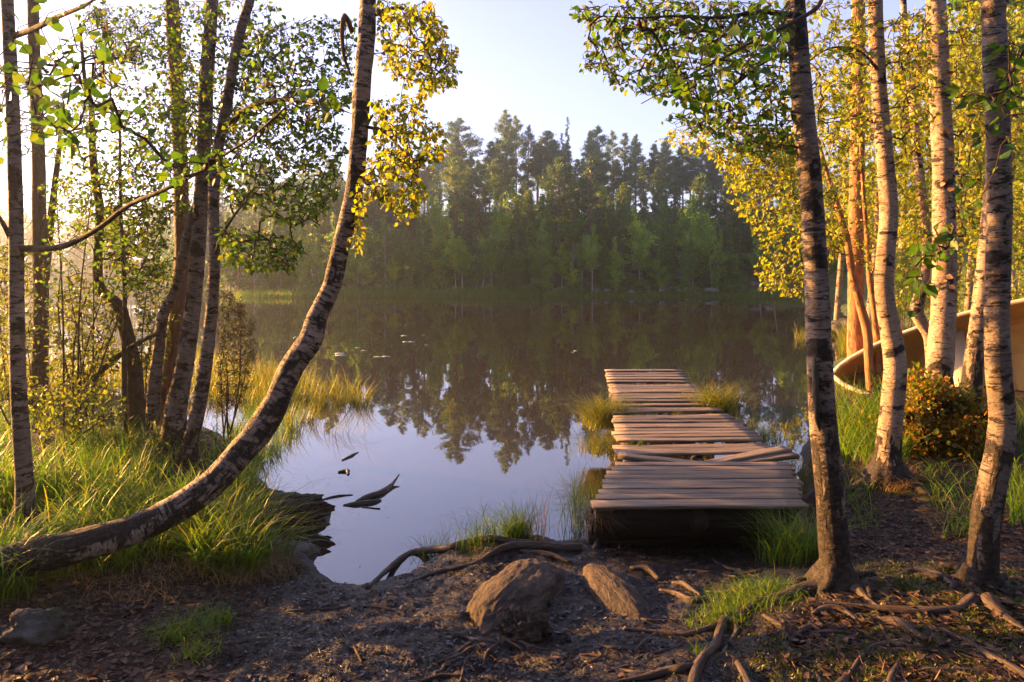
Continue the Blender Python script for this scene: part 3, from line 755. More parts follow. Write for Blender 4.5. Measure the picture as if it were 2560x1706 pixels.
roots(q1, [[(2075, 1462, 46), (2010, 1478, 36), (1955, 1496, 30), (1900, 1508, 28), (1850, 1540, 24), (1814, 1556, 20), (1724, 1586, 16), (1622, 1581, 13), (1554, 1575, 9), (1495, 1605, 5)],
           [(1830, 1545, 22), (1809, 1555, 26), (1790, 1612, 24), (1752, 1656, 26), (1733, 1706, 28), (1720, 1760, 26)], [(1835, 1545, 14), (1840, 1580, 14), (1815, 1625, 12), (1802, 1640, 6)],
           [(2110, 1465, 40), (2150, 1480, 26), (2175, 1505, 16), (2200, 1520, 6)], [(1640, 1586, 11), (1612, 1606, 13), (1588, 1628, 7)]])
q2, P2, _ = near_tree('pine_tree', 'straight orange barked pine standing by the bow of the boat', 'pine tree',
    [(2142, 950, 9.6, 48), (2140, 800, 9.6, 42), (2140, 600, 9.6, 38), (2143, 400, 9.6, 37), (2146, 200, 9.6, 35), (2146, 0, 9.6, 33), (2148, -250, 9.6, 29)], MAT['pine_warm'], 1.2, seed=12.7)
q2b, P2b, _ = near_tree('birch_tree', 'slender smooth stem leaning against the orange pine by the boat bow', 'birch tree',
    [(2178, 985, 9.0, 22), (2172, 900, 9.0, 22), (2168, 830, 9.0, 24), (2150, 760, 9.0, 22), (2130, 680, 9.0, 20), (2118, 600, 9.0, 18), (2095, 520, 9.0, 15), (2070, 440, 9.0, 11), (2040, 330, 9.0, 7)], MAT['pine_warm'], 1.2, nseg=14, seed=13.2)
q2c, P2c, _ = near_tree('birch_tree', 'thin lit stem just behind the curved birch, right of the orange pine', 'birch tree',
    [(2200, 900, 9.3, 16), (2188, 800, 9.3, 17), (2175, 700, 9.3, 16), (2170, 620, 9.3, 13), (2160, 500, 9.3, 10), (2150, 350, 9.3, 6)], MAT['pine_warm'], 1.2, nseg=12, seed=13.9)
crown(q2b, [P2b[5:]], [([(1790, 380), (1960, 330), (2090, 420), (2110, 620), (2000, 750), (1890, 720), (1900, 600), (1820, 500)], 290, 7.6, 9.2), ([(1640, 350), (1760, 290), (1990, 330), (1980, 500), (1860, 470), (1780, 400)], 130, 7.6, 8.6)], 0.062, 'leaf_sunlit', 0.046, rmax=0.010, sun_face=.9)
crown(q2c, [P2c[3:]], [([(2060, 250), (2200, 200), (2220, 500), (2180, 700), (2080, 600)], 70, 8.4, 9.6)], 0.055, 'leaf_sunlit', 0.045, rmax=0.009, sun_face=.6)
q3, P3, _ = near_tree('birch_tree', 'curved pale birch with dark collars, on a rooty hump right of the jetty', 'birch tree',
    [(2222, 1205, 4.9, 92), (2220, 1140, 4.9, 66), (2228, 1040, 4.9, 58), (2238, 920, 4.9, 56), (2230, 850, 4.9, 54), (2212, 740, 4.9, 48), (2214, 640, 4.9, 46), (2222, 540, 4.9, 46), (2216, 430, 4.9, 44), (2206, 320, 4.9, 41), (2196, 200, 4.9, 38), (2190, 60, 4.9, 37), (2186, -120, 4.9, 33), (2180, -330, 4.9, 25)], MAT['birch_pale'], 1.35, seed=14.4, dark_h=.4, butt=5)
roots(q3, [[(2190, 1195, 34), (2140, 1222, 26), (2101, 1239, 18), (2070, 1250, 8)], [(2170, 1238, 20), (2105, 1270, 14), (2080, 1285, 6)], [(2250, 1200, 40), (2290, 1225, 24), (2330, 1240, 10)]], 'darkbark')
n1 = limb(q3, [(2200, 180, 4.9, 9), (2150, 130, 4.7, 7), (2080, 120, 4.5, 5), (2010, 160, 4.4, 3)], MAT['twig'])
n2 = limb(q3, [(2210, 320, 4.9, 9), (2140, 290, 5.0, 7), (2060, 300, 5.1, 5)], MAT['twig'])
crown(q3, [P3[9:], n1, n2], [([(2020, 0), (2200, 0), (2190, 330), (2080, 420), (2020, 300)], 90, 4.3, 5.4), ([(2230, 60), (2340, 0), (2340, 330), (2250, 420)], 50, 4.5, 5.4)], 0.044, 'leaf_sunlit', 0.036, rmax=0.008, sun_face=.3)
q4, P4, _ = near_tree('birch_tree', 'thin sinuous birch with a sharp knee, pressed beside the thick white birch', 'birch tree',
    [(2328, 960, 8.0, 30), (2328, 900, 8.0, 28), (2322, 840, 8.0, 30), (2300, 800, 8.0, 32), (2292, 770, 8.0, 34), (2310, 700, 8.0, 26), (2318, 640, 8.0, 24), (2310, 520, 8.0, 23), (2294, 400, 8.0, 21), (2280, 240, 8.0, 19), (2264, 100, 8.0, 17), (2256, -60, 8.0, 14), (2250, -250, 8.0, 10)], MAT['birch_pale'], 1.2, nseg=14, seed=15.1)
crown(q4, [P4[7:]], [([(2240, 100), (2350, 60), (2370, 500), (2300, 640), (2240, 560)], 90, 7.2, 8.4), ([(2380, 60), (2500, 0), (2500, 560), (2400, 640)], 70, 7.2, 8.4)], 0.052, 'leaf_sunlit', 0.044, rmax=0.009, sun_face=.5)
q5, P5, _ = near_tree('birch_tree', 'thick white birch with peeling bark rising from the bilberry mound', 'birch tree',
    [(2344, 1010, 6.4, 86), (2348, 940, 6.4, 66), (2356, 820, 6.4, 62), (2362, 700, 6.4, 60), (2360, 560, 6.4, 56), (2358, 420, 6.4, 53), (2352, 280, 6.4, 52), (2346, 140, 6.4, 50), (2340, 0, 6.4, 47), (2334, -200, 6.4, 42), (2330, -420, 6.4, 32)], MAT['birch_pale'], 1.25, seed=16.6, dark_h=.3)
crown(q5, [P5[6:]], [([(2370, 0), (2560, 0), (2560, 330), (2400, 400)], 70, 5.8, 6.8), ([(2050, 60), (2330, 40), (2330, 200), (2100, 250)], 45, 6, 7)], 0.050, 'leaf_sunlit', 0.042, rmax=0.009, sun_face=.3)
for k in range(34):
    y = rng.uniform(-20, 760); a = rng.uniform(PI * 1.05, PI * 1.95)
    xc = np.interp(y, [0, 280, 560, 820], [2340, 2352, 2360, 2356]); r = 56 * .5 * 6.4 / F
    c = pix(xc, y, 6.4); n = np.array([math.cos(a), math.sin(a), 0]); p = c + n * r * 0.99
    b = Buf(); leaves(b, p[None], (n * .6 + np.array([-n[1], n[0], 0]) * rng.choice([-1, 1]) + np.array([0, 0, rng.uniform(-.8, .3)]))[None], n[None], rng.uniform(.03, .075), 1.0); b.obj('bark_flake', MAT['straw'], q5, False)
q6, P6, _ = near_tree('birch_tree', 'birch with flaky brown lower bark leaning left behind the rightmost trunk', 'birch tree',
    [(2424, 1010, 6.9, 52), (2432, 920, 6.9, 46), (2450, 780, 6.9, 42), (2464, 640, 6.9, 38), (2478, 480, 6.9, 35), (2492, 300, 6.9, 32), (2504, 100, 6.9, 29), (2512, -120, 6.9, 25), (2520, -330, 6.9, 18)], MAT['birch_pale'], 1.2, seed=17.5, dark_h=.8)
q7, P7, _ = near_tree('birch_tree', 'grey birch at the right edge with a mossy foot and an eye shaped knot', 'birch tree',
    [(2452, 1500, 2.95, 96), (2456, 1440, 2.95, 74), (2462, 1330, 2.95, 70), (2478, 1220, 2.95, 68), (2498, 1130, 2.95, 66), (2505, 1040, 2.95, 62), (2496, 920, 2.95, 60), (2492, 780, 2.95, 60), (2498, 600, 2.95, 58), (2497, 400, 2.95, 57), (2490, 200, 2.95, 58), (2482, 0, 2.95, 56), (2476, -180, 2.95, 50), (2470, -380, 2.95, 40)], MAT['birch'], 1.5, seed=18.2, dark_h=.6, butt=5)
b = Buf(); c = pix(2470, 1280, 2.95 - .064)
th = np.linspace(0, 2 * PI, 15)
tube(b, np.stack([c[0] + .020 * np.cos(th), np.full(15, c[1] + .004), c[2] + .017 * np.sin(th)], -1), .007, 6, closed=False); b.obj('knot', MAT['birch'], q7)
crown(q7, [P7[10:], np.array([pix(2490, 330, 2.95), pix(2420, 420, 2.7), pix(2380, 560, 2.5)]), np.array([pix(2500, 200, 2.95), pix(2560, 120, 2.6)])],
      [([(2250, 640), (2330, 540), (2440, 420), (2470, 470), (2360, 640), (2260, 740)], 20, 2.4, 2.8), ([(2290, 780), (2290, 620), (2340, 700)], 5, 2.4, 2.6), ([(2380, 240), (2560, 40), (2620, 260), (2540, 350), (2440, 330)], 26, 2.3, 2.9)], 0.050, 'leaf_near', 0.05, rmax=0.006)
roots(q7, [[(2440, 1498, 30), (2410, 1516, 26), (2381, 1526, 24), (2296, 1529, 24), (2155, 1522, 20), (2066, 1512, 17), (2006, 1526, 9)], [(2465, 1500, 40), (2520, 1550, 26), (2590, 1600, 16)]])

def solid(name, buf, mat, label, cat, group=None, smooth=True):
    """a thing that is one mesh, its origin at its own foot"""
    V = np.concatenate(buf.V); c = np.array([(V[:, 0].min() + V[:, 0].max()) / 2, (V[:, 1].min() + V[:, 1].max()) / 2, V[:, 2].min()])
    buf.V = [v - c for v in buf.V]
    o = buf.obj(name, mat, None, smooth); o.location = c
    return tag(o, label, cat, group)

# ------------------------------------------------------------------ jetty
def plank(buf, a, b_, wid, thick, ztop, seg=10, jit=0.006, tint=0.0, worn=0.0):
    """one board from a to b_ (x, y), wid across"""
    a = np.array([*a, ztop if np.isscalar(ztop) else ztop[0]], float); c = np.array([*b_, ztop if np.isscalar(ztop) else ztop[1]], float)
    ax = c - a; L = np.linalg.norm(ax); ax /= L
    s = np.cross([0, 0, 1], ax); s /= np.linalg.norm(s); up = np.cross(ax, s)
    prof = np.array([(-.5, -1), (-.5, -.08), (-.46, 0), (-.15, .0), (.15, .0), (.46, 0), (.5, -.08), (.5, -1)])
    V = []; Bk = []
    off = rng.random() * 50
    sag = rng.normal(0, 0.004)
    for i in range(seg + 1):
        t = i / seg
        wj = 1 + rng.normal(0, 0.007) - worn * max(0, math.sin(t * 9 + off)) * 0.5; sh = rng.normal(0, jit * .2); zz = rng.normal(0, jit * .16) + sag * math.sin(PI * t)
        for (u, v) in prof:
            p = a + ax * (L * t) + s * (u * wid * wj + sh) + up * (v * thick + zz + (rng.normal(0, .0006) if v > -.5 else 0))
            V.append(p); Bk.append((u * wid + off, v * thick, L * t + off * 1.3))
    n = len(prof)
    q = [[i * n + j, i * n + (j + 1) % n, (i + 1) * n + (j + 1) % n, (i + 1) * n + j] for i in range(seg) for j in range(n)]
    e = [[0, 3, 2, 1], [0, 7, 4, 3], [7, 6, 5, 4]]
    m = seg * n
    q += e + [[m + x for x in r[::-1]] for r in e]
    buf.add(V, q, None, Bk, rng.random() if tint is None else tint)

jet = thing('wooden_jetty', 'weathered plank jetty reaching into the lake, two boards lying crossed over a gap', 'jetty', (1.1, 4.05, 0.1))
ZT = 0.40
LE = np.array([(3.9, .43), (4.03, .468), (4.5, .60), (5.0, .765), (5.5, .83), (6.4, .94), (7.4, 1.07), (8.5, 1.2), (9.8, 1.345)])
RE = np.array([(3.9, 1.68), (4.03, 1.715), (4.5, 1.88), (5.0, 2.03), (5.5, 2.07), (6.4, 2.10), (7.4, 2.17), (8.5, 2.28), (9.8, 2.42)])
def board(buf, d, w, dz=0.0, skew=0.0, l=0.0, r=0.0, worn=0.0):
    dl, dr = d - skew / 2, d + skew / 2
    w *= .97; dz += rng.normal(0, .002)
    plank(buf, (np.interp(dl, LE[:, 0], LE[:, 1]) + l + rng.normal(0, .012), dl), (np.interp(dr, RE[:, 0], RE[:, 1]) + r + rng.normal(0, .012), dr), w, .020, (ZT + dz + rng.normal(0, .003), ZT + dz + rng.normal(0, .003)), tint=rng.random(), worn=worn)
b = Buf()
for d, w in [(4.055, .125), (4.178, .095), (4.285, .098), (4.39, .095), (4.495, .098), (4.60, .095), (4.705, .098), (4.81, .098), (4.912, .09)]:
    board(b, d, w, 0, .01, worn=.5 if d in (4.178, 4.285) else .1)
b.obj('deck_panel', MAT['plank'], jet, False)
b = Buf()
for d in [5.62, 5.735, 5.85, 5.965, 6.08, 6.195, 6.31, 6.425, 6.54]: board(b, d, .098, .012, .03 + .06 * (d > 6.4))
board(b, 5.475, .13, -.015, .05, worn=.25); board(b, 5.29, .15, .0, .07)
b.obj('deck_panel', MAT['plank'], jet, False)
b = Buf()
board(b, 6.86, .15, -.005, .16); board(b, 7.06, .10, -.02, .05, .05); board(b, 7.22, .11, .0, .10)
for d in np.arange(7.36, 8.5, .128): board(b, d, .112, .012, .02)
for d in [8.72, 8.95, 9.22, 9.47, 9.74]: board(b, d, .15, .005, .02)
b.obj('deck_panel', MAT['plank'], jet, False)
b = Buf(); plank(b, (.80, 5.14), (1.48, 4.955), .095, .03, (ZT + .012, ZT - .02), tint=.4); b.obj('loose_board', MAT['plank'], jet, False)
b = Buf(); plank(b, (1.42, 5.0), (2.10, 5.20), .10, .03, (ZT - .02, ZT + .045), tint=.2); b.obj('loose_board', MAT['plank'], jet, False)
b = Buf(); plank(b, (1.55, 4.985), (2.12, 5.10), .085, .03, (ZT - .03, ZT + .025), tint=.7); b.obj('loose_board', MAT['plank'], jet, False)
for k, f in enumerate((0.10, 0.5, 0.90)):
    b = Buf()
    pl = [(np.interp(d, LE[:, 0], LE[:, 1]) * (1 - f) + np.interp(d, RE[:, 0], RE[:, 1]) * f, d, ZT - .115) for d in (4.07, 5.0, 6.5, 8.0, 9.75)]
    tube(b, pl, .072, 10, .12, .08, 3, seed=k); b.obj('stringer', MAT['beam'], jet)
for d in (5.3, 7.15, 9.4):
    for f in (.08, .92):
        b = Buf(); x = np.interp(d, LE[:, 0], LE[:, 1]) * (1 - f) + np.interp(d, RE[:, 0], RE[:, 1]) * f
        tube(b, [(x, d, -.9), (x, d, ZT - .15)], .055, 10, .1, .06, 3, seed=d); b.obj('post', MAT['beam'], jet)
b = Buf(); plank(b, (.50, 4.13), (1.70, 4.14), .10, .16, ZT - .05, tint=.9); b.obj('front_beam', MAT['beam'], jet, False)
b = Buf(); tube(b, [(.47, 4.28, .10), (1.1, 4.3, .12), (1.80, 4.3, .12)], .085, 12, .1, .1, 3, seed=2); b.obj('sill_log', MAT['beam'], jet)
b = Buf(); plank(b, (.49, 4.24), (1.78, 4.26), .05, .30, ZT - .06, tint=.9); b.obj('back_board', MAT['beam'], jet, False)

# ------------------------------------------------------------------ boat lying over on its side behind the birches
boat = thing('rowing_boat', 'tan open rowing boat drawn up and heeled over among the birches on the right', 'rowing boat', tuple(pix(2080, 935, 9.2)))
Lb, Bb, Hb = 4.3, 0.78, 0.62
def hull_pt(s, a):
    """s along 0 bow .. 1 stern; a -1..1 round the section (port gunwale, keel, starboard gunwale)"""
    w = Bb * (1 - (1 - min(s / .62, 1)) ** 2.0) ** 0.75 * (1 - .16 * max(0, s - .6) / .4)
    sheer = Hb * (1 + .32 * (1 - s) ** 2.4)
    keel = .26 * max(0, 1 - s / .2) ** 1.8 * sheer
    th = a * PI / 2
    y = w * math.copysign(abs(math.sin(th)) ** 0.62, a)
    z = keel + (sheer - keel) * (1 - abs(math.cos(th)) ** 0.72)
    return (s * Lb + .12 * (1 - abs(a)) * max(0, 1 - s / .2), y, z)
def boat_xf():
    bow = pix(2078, 938, 9.3)
    ax = np.array([.76, -.60, .20]); ax /= np.linalg.norm(ax)
    toward = np.array([-.70, -.60, .45]); op = toward - ax * (toward @ ax); op /= np.linalg.norm(op)     # where the opening faces
    side = np.cross(op, ax)
    return bow, ax, side, op
bow, bax, bside, bop = boat_xf()
def tob(p):
    p = np.asarray(p, float); z0 = Hb * 1.32
    return bow + p[..., 0:1] * bax + p[..., 1:2] * bside + (p[..., 2:3] - z0) * bop
S = np.linspace(0, 1, 34); A = np.linspace(-1, 1, 25)
outer = np.array([[hull_pt(s, a) for a in A] for s in S]); inner = outer.copy(); inner[..., 1] *= .955; inner[..., 2] += .022
b = Buf()
na = len(A); i = np.arange(len(S) - 1)[:, None] * na; j = np.arange(na - 1)[None]
q = np.stack([i + j, i + j + 1, i + na + j + 1, i + na + j], -1).reshape(-1, 4)
b.add(tob(outer.reshape(-1, 3)), q, None, outer.reshape(-1, 3)); b.add(tob(inner.reshape(-1, 3)), q[:, ::-1], None, inner.reshape(-1, 3))
tr = outer[-1]; c = np.array([[Lb, 0, Hb * .98]])
b.add(tob(np.vstack([tr, c])), None, [[k, k + 1, na] for k in range(na - 1)], np.vstack([tr, c]))
b.obj('hull', MAT['boat'], boat)
for sg in (0, -1):
    b = Buf(); tube(b, tob(outer[:, sg]), .032, 8, None, 0.03, 4); b.obj('gunwale', MAT['gunwale'], boat)
for s0, s1 in ((.30, .36), (.56, .62), (.82, .90)):
    b = Buf(); w0, w1 = hull_pt(s0, .78)[1] * .96, hull_pt(s1, .78)[1] * .96; z = Hb * .62
    v = [(s0 * Lb, -w0, z), (s0 * Lb, w0, z), (s1 * Lb, w1, z), (s1 * Lb, -w1, z)]
    v += [(x, y, z - .03) for x, y, z in v]
    b.add(tob(np.array(v)), [[0, 1, 2, 3], [7, 6, 5, 4], [0, 4, 5, 1], [1, 5, 6, 2], [2, 6, 7, 3], [3, 7, 4, 0]], None, v); b.obj('thwart', MAT['gunwale'], boat, False)
for s in (.16, .45, .72):
    b = Buf(); rib = np.array([hull_pt(s, a) for a in A]); rib[:, 1] *= .94; rib[:, 2] += .035
    tube(b, tob(rib), .018, 6, None, 0); b.obj('rib', MAT['boat'], boat)

# ------------------------------------------------------------------ rocks, stump lumps, mud hummocks
def lump(buf, c, ax, sc, seed, rough=.25, n=28, freq=2.0, fib=0.0):
    """noisy boulder: centre c, long axis direction ax (angle), half sizes sc"""
    th = np.linspace(0, PI, n)[:, None]; ph = np.linspace(0, 2 * PI, n * 2, endpoint=False)[None]
    u = np.stack([np.sin(th) * np.cos(ph), np.sin(th) * np.sin(ph), np.cos(th) + 0 * ph], -1).reshape(-1, 3)
    r = np.array([1 + rough * (mnoise.noise(Vector(p) * freq + Vector((seed, seed * 2, 0))) + .5 * mnoise.noise(Vector(p) * freq * 2.3 + Vector((seed, 0, 5))) + .3 * mnoise.noise(Vector(p) * freq * 5.5 + Vector((0, seed, 5)))
                      + fib * mnoise.noise(Vector((p[0] * 3, p[1] * 14, p[2] * 14)) + Vector((seed, 3, 0)))) for p in u])
    L = u * r[:, None] * np.array(sc)
    ca, sa = math.cos(ax), math.sin(ax)
    v = np.stack([c[0] + L[:, 0] * ca - L[:, 1] * sa, c[1] + L[:, 0] * sa + L[:, 1] * ca, c[2] + L[:, 2]], -1)
    m = n * 2; i = np.arange(n - 1)[:, None] * m; j = np.arange(m)[None]; jn = (j + 1) % m
    bk = L[:, [1, 2, 0]] + seed
    buf.add(v, np.stack([i + j, i + m + j, i + m + jn, i + jn], -1).reshape(-1, 4), None, bk)

def long_lump(name, px, label, mat, seed, cat='rock', asp=.75):
    """half buried ridge through photo points (x, y, full width)"""
    pts = onground([p[0] for p in px], [p[1] for p in px]); w = np.array([p[2] for p in px]) * .5 * pts[:, 1] / F
    pts[:, 2] = gz(pts[:, 0], pts[:, 1]) - w * .04
    b = Buf(); P_, W_ = resample(pts, w, .014)
    tube(b, P_, W_, 40, None, .17, 3.2, seed=seed, flat=asp)
    V = b.V[0]
    for k in range(len(V)):
        q = Vector((V[k][0] * 6, V[k][1] * 6, V[k][2] * 6))
        V[k][2] += .016 * mnoise.noise(q * 1.3) + .010 * mnoise.noise(q * 4)
    return solid(name, b, mat, label, cat)
b = Buf(); c = onground([1292], [1492])[0]; a0, a1 = onground([1375, 1225], [1410, 1570])
lump(b, c + [0, 0, -.015], math.atan2(*(a1 - a0)[[1, 0]]), (.40, .20, .125), 3.3, .13, 64, 1.5, .14)
solid('half_buried_rock', b, MAT['mudrock'], 'broad furrowed brown rock sunk in mud, with dark broken lower end', 'rock')
b = Buf(); c = onground([1537], [1490])[0]; a0, a1 = onground([1450, 1605], [1415, 1578])
lump(b, c + [0, 0, -.01], math.atan2(*(a1 - a0)[[1, 0]]), (.36, .115, .085), 9.1, .10, 64, 1.3, .14)
solid('half_buried_rock', b, MAT['mudrock'], 'narrow tapering furrowed rock half sunk in the mud, right of the broad one', 'rock')
b = Buf(); c = onground([1325], [1585])[0]
lump(b, c + [0, .02, .02], .3, (.085, .07, .075), 4.4, .5, fib=.4); lump(b, c + [-.07, .05, .02], .8, (.07, .06, .06), 7.4, .5, fib=.4)
solid('rock_knob', b, MAT['mudrock'], 'small dark knobbly stone at the lower end of the broad furrowed rock', 'rock')
b = Buf(); c = onground([92], [1590])[0]; lump(b, c + [0, 0, .02], .4, (.12, .09, .09), 2.2, .42, freq=1.7)
solid('grey_stone', b, MAT['rock'], 'grey angular stone among dead leaves at the lower left', 'rock')
for (x, y, s, lab) in [(700, 1275, .28, 'dark peaty hummock with dead reeds at the water edge under the leaning birch'), (545, 1180, .2, 'low dark hummock in the shade behind the leaning birch')]:
    b = Buf(); c = onground([x], [y], True)[0]; lump(b, c + [0, 0, .0], .15, (s * 1.15, s * .72, .085), x, .32, freq=2.6, fib=.3)
    solid('peat_hummock', b, MAT['peat'], lab, 'hummock')
# sunken log end
b = Buf(); tube(b, [pix(600, 1380, 4.6), pix(690, 1388, 4.42), pix(785, 1392, 4.3)], [.09, .10, .075], 18, .03, .18, 6); solid('sunken_log', b, MAT['driftwood'], 'rotten black log end poking from the grassy left bank into the water', 'log')
# driftwood
def water_tube(name, px, label, mat='driftwood', cat='driftwood', up=0.0, group=None, bump=.25):
    pts = onground([p[0] for p in px], [p[1] for p in px], True); w = np.array([p[2] for p in px]) * .5 * pts[:, 1] / F
    pts[:, 2] = np.array([(p[3] if len(p) > 3 else 0) for p in px]) + .35 * w
    b = Buf(); tube(b, pts, w, 10, .02, bump, 16, seed=rng.random() * 9)
    return solid(name, b, MAT[mat], label, cat, group)
water_tube('driftwood', [(890, 1255, 6), (915, 1247, 15), (945, 1238, 17), (970, 1224, 14), (985, 1212, 7, .02), (998, 1202, 3, .05)], 'pointed grey driftwood piece with a raised tip, floating in the bay')
water_tube('driftwood', [(858, 1264, 4), (890, 1262, 12), (930, 1258, 13), (952, 1252, 6)], 'flat dark driftwood sliver floating just below the pointed one')
water_tube('twig', [(905, 1269, 3), (950, 1273, 4)], 'thin straight dark twig floating below the driftwood', cat='twig')
water_tube('twig', [(800, 1252, 4), (840, 1242, 6), (882, 1238, 3)], 'dark twig floating left of the pointed driftwood', cat='twig')
water_tube('twig', [(855, 1152, 4), (880, 1140, 7), (896, 1131, 2)], 'short black twig floating off the left marsh grass', cat='twig')
water_tube('twig', [(845, 1182, 5), (868, 1180, 12), (870, 1188, 5)], 'small clump of dark weed floating below the short black twig', cat='weed')

# ------------------------------------------------------------------ exposed roots and sticks
def gtube(name, px, label, mat, cat, group=None, lift=.35, bump=.18):
    pts = onground([p[0] for p in px], [p[1] for p in px]); w = np.array([p[2] for p in px]) * .5 * pts[:, 1] / F
    pts[:, 2] = np.maximum(pts[:, 2], .0) + w * lift
    b = Buf(); tube(b, pts, w, 9, .025, bump, 15, seed=rng.random() * 9)
    return solid(name, b, MAT[mat], label, cat, group)
GR = 'roots laid bare on the muddy bank'
ROOTS = [
 ([(917, 1473, 10), (1000, 1432, 16), (1049, 1407, 18), (1120, 1375, 20), (1190, 1358, 22), (1240, 1353, 20), (1300, 1360, 16), (1337, 1354, 12), (1345, 1346, 4)], 'dark root edging the bank crest above the water'),
 ([(1010, 1462, 6), (1091, 1433, 10), (1150, 1420, 11), (1197, 1407, 14), (1253, 1377, 20), (1308, 1367, 22), (1389, 1373, 24), (1450, 1372, 22), (1495, 1365, 20), (1537, 1341, 12), (1584, 1326, 7)], 'long thick root crossing the bank crest towards the underside of the jetty'),
 ([(1300, 1379, 8), (1367, 1388, 14), (1427, 1409, 8)], 'short dark root between the two furrowed rocks'),
 ([(1575, 1424, 12), (1618, 1428, 20), (1650, 1452, 10)], 'stubby pale root end sticking out of the mud right of the narrow rock'),
 ([(1680, 1458, 6), (1707, 1462, 13), (1730, 1476, 12), (1752, 1490, 6)], 'short bleached root with a swollen middle in the mud'),
 ([(1648, 1477, 8), (1690, 1488, 16), (1729, 1505, 20), (1784, 1497, 12)], 'dark broken root lying below the bleached one'),
 ([(1745, 1433, 6), (1835, 1438, 9), (1900, 1428, 8), (1935, 1415, 5)], 'pale thin root running from the mud into the grass tuft under the grey birch'),
 ([(2030, 1537, 9), (2060, 1527, 20), (2105, 1529, 20), (2140, 1551, 14), (2194, 1563, 7)], 'knobby root just below the long smooth root of the rightmost birch'),
 ([(2185, 1552, 12), (2243, 1561, 26), (2279, 1583, 24), (2321, 1606, 8)], 'thick worn root hump among brown needles right of the mossy patch'),
 ([(2350, 1572, 9), (2421, 1607, 15), (2474, 1643, 18), (2560, 1692, 24), (2640, 1740, 24)], 'reddish root running diagonally to the lower right corner'),
 ([(2100, 1720, 9), (2130, 1680, 13), (2155, 1646, 14), (2176, 1625, 14), (2226, 1611, 14), (2290, 1622, 11), (2332, 1626, 10), (2385, 1633, 5)], 'grey root bending round the moss cushion at the lower right'),
 ([(2080, 1730, 20), (2120, 1697, 18), (2172, 1662, 15)], 'straight grey root cut off by the bottom edge, inside the bend of the grey root'),
 ([(2222, 1720, 24), (2238, 1680, 17), (2250, 1652, 9)], 'upright stub of root in the middle of the moss cushion'),
 ([(2282, 1682, 5), (2314, 1675, 10), (2370, 1679, 12), (2438, 1680, 12), (2495, 1694, 7)], 'smooth pale root lying across the moss at the lower right'),
 ([(1970, 1655, 5), (2041, 1661, 10), (2091, 1675, 4)], 'thin straight root over wet needles left of the moss cushion'),
 ([(1984, 1594, 6), (2027, 1568, 16), (2055, 1580, 6)], 'short arched root among brown leaves below the grey birch'),
 ([(1908, 1540, 8), (1935, 1558, 14), (1977, 1572, 6)], 'short reddish root end below the left root of the grey birch'),
 ([(2169, 1448, 5), (2225, 1469, 13), (2257, 1492, 6)], 'whitish short root right of the foot of the grey birch'),
 ([(1842, 1660, 14), (1855, 1680, 17), (1880, 1730, 22)], 'pale root tip entering from the bottom edge below the grey birch'),
 ([(2034, 1680, 13), (2044, 1695, 15), (2062, 1740, 16)], 'second pale root tip at the bottom edge, further right'),
 ([(1733, 1668, 14), (1700, 1678, 26), (1665, 1685, 24), (1600, 1698, 16), (1546, 1704, 6)], 'thick split root lying against the forked root at the bottom edge'),
 ([(2195, 1470, 6), (2280, 1430, 14), (2340, 1440, 20), (2390, 1472, 10)], 'moss covered root under leaves between the two grey birches')]
for px, lab in ROOTS: gtube('exposed_root', px, lab, 'root', 'root', GR)
for k in range(22):
    x = rng.uniform(560, 2000); y = rng.uniform(1440, 1690)
    if 1150 < x < 1640 and y < 1600: y = rng.uniform(1600, 1690)
    a = rng.uniform(-.5, .5) + (PI if rng.random() < .5 else 0); pth = []
    for q in range(6):
        pth.append((x, y, 3 + 6 * math.sin(PI * (q + .4) / 6))); a += rng.normal(0, .35); x += math.cos(a) * 34; y += math.sin(a) * 13
    if onground([p_[0] for p_ in pth], [p_[1] for p_ in pth])[:, 2].min() < .05: continue
    gtube('thin_root', pth, 'thin dark root snaking over the wet mud', 'root', 'root', 'thin roots in the mud', .25)
STK = [([(1176, 1641, 6), (1160, 1670, 8), (1151, 1708, 8)], 'forked pale stick upright at the bottom edge left of the furrowed rock'), ([(1248, 1609, 7), (1218, 1632, 8), (1206, 1675, 7)], 'curved brown stick below the broad furrowed rock'),
       ([(1270, 1603, 6), (1308, 1628, 6)], 'short brown stick just right of the curved one'), ([(1448, 1641, 7), (1480, 1640, 9), (1516, 1644, 5)], 'straight short stick in the wet mud below the narrow rock'),
       ([(1516, 1681, 5), (1560, 1670, 9), (1601, 1664, 5)], 'thin stick beside the thick split root'), ([(1146, 1626, 5), (1206, 1615, 7)], 'thin dark stick left of the curved brown stick'), ([(1050, 1706, 7), (1100, 1692, 10), (1155, 1692, 6)], 'dark stick along the bottom edge'),
       ([(855, 1580, 4), (885, 1620, 7), (905, 1660, 5)], 'forked dark twig on the wet mud at the lower left'), ([(1090, 1660, 6), (1140, 1644, 6)], 'dark slanting twig on the mud below the curved stick'), ([(2230, 1232, 5), (2196, 1290, 4)], 'thin dry stalk propped against the hump of the curved birch')]
for px, lab in STK: gtube('stick', px, lab, 'twig', 'stick', 'sticks on the muddy bank', .5)
b = Buf(); tube(b, [pix(180, 1015, 6.2), pix(250, 930, 6.15), pix(310, 880, 6.1), pix(360, 850, 6.05), pix(398, 834, 6.0)], [.03, .028, .024, .02, .012], 9, .05, .1, 8)
solid('fallen_branch', b, MAT['darkbark'], 'bare dark branch propped slantwise against the crooked birch', 'branch')

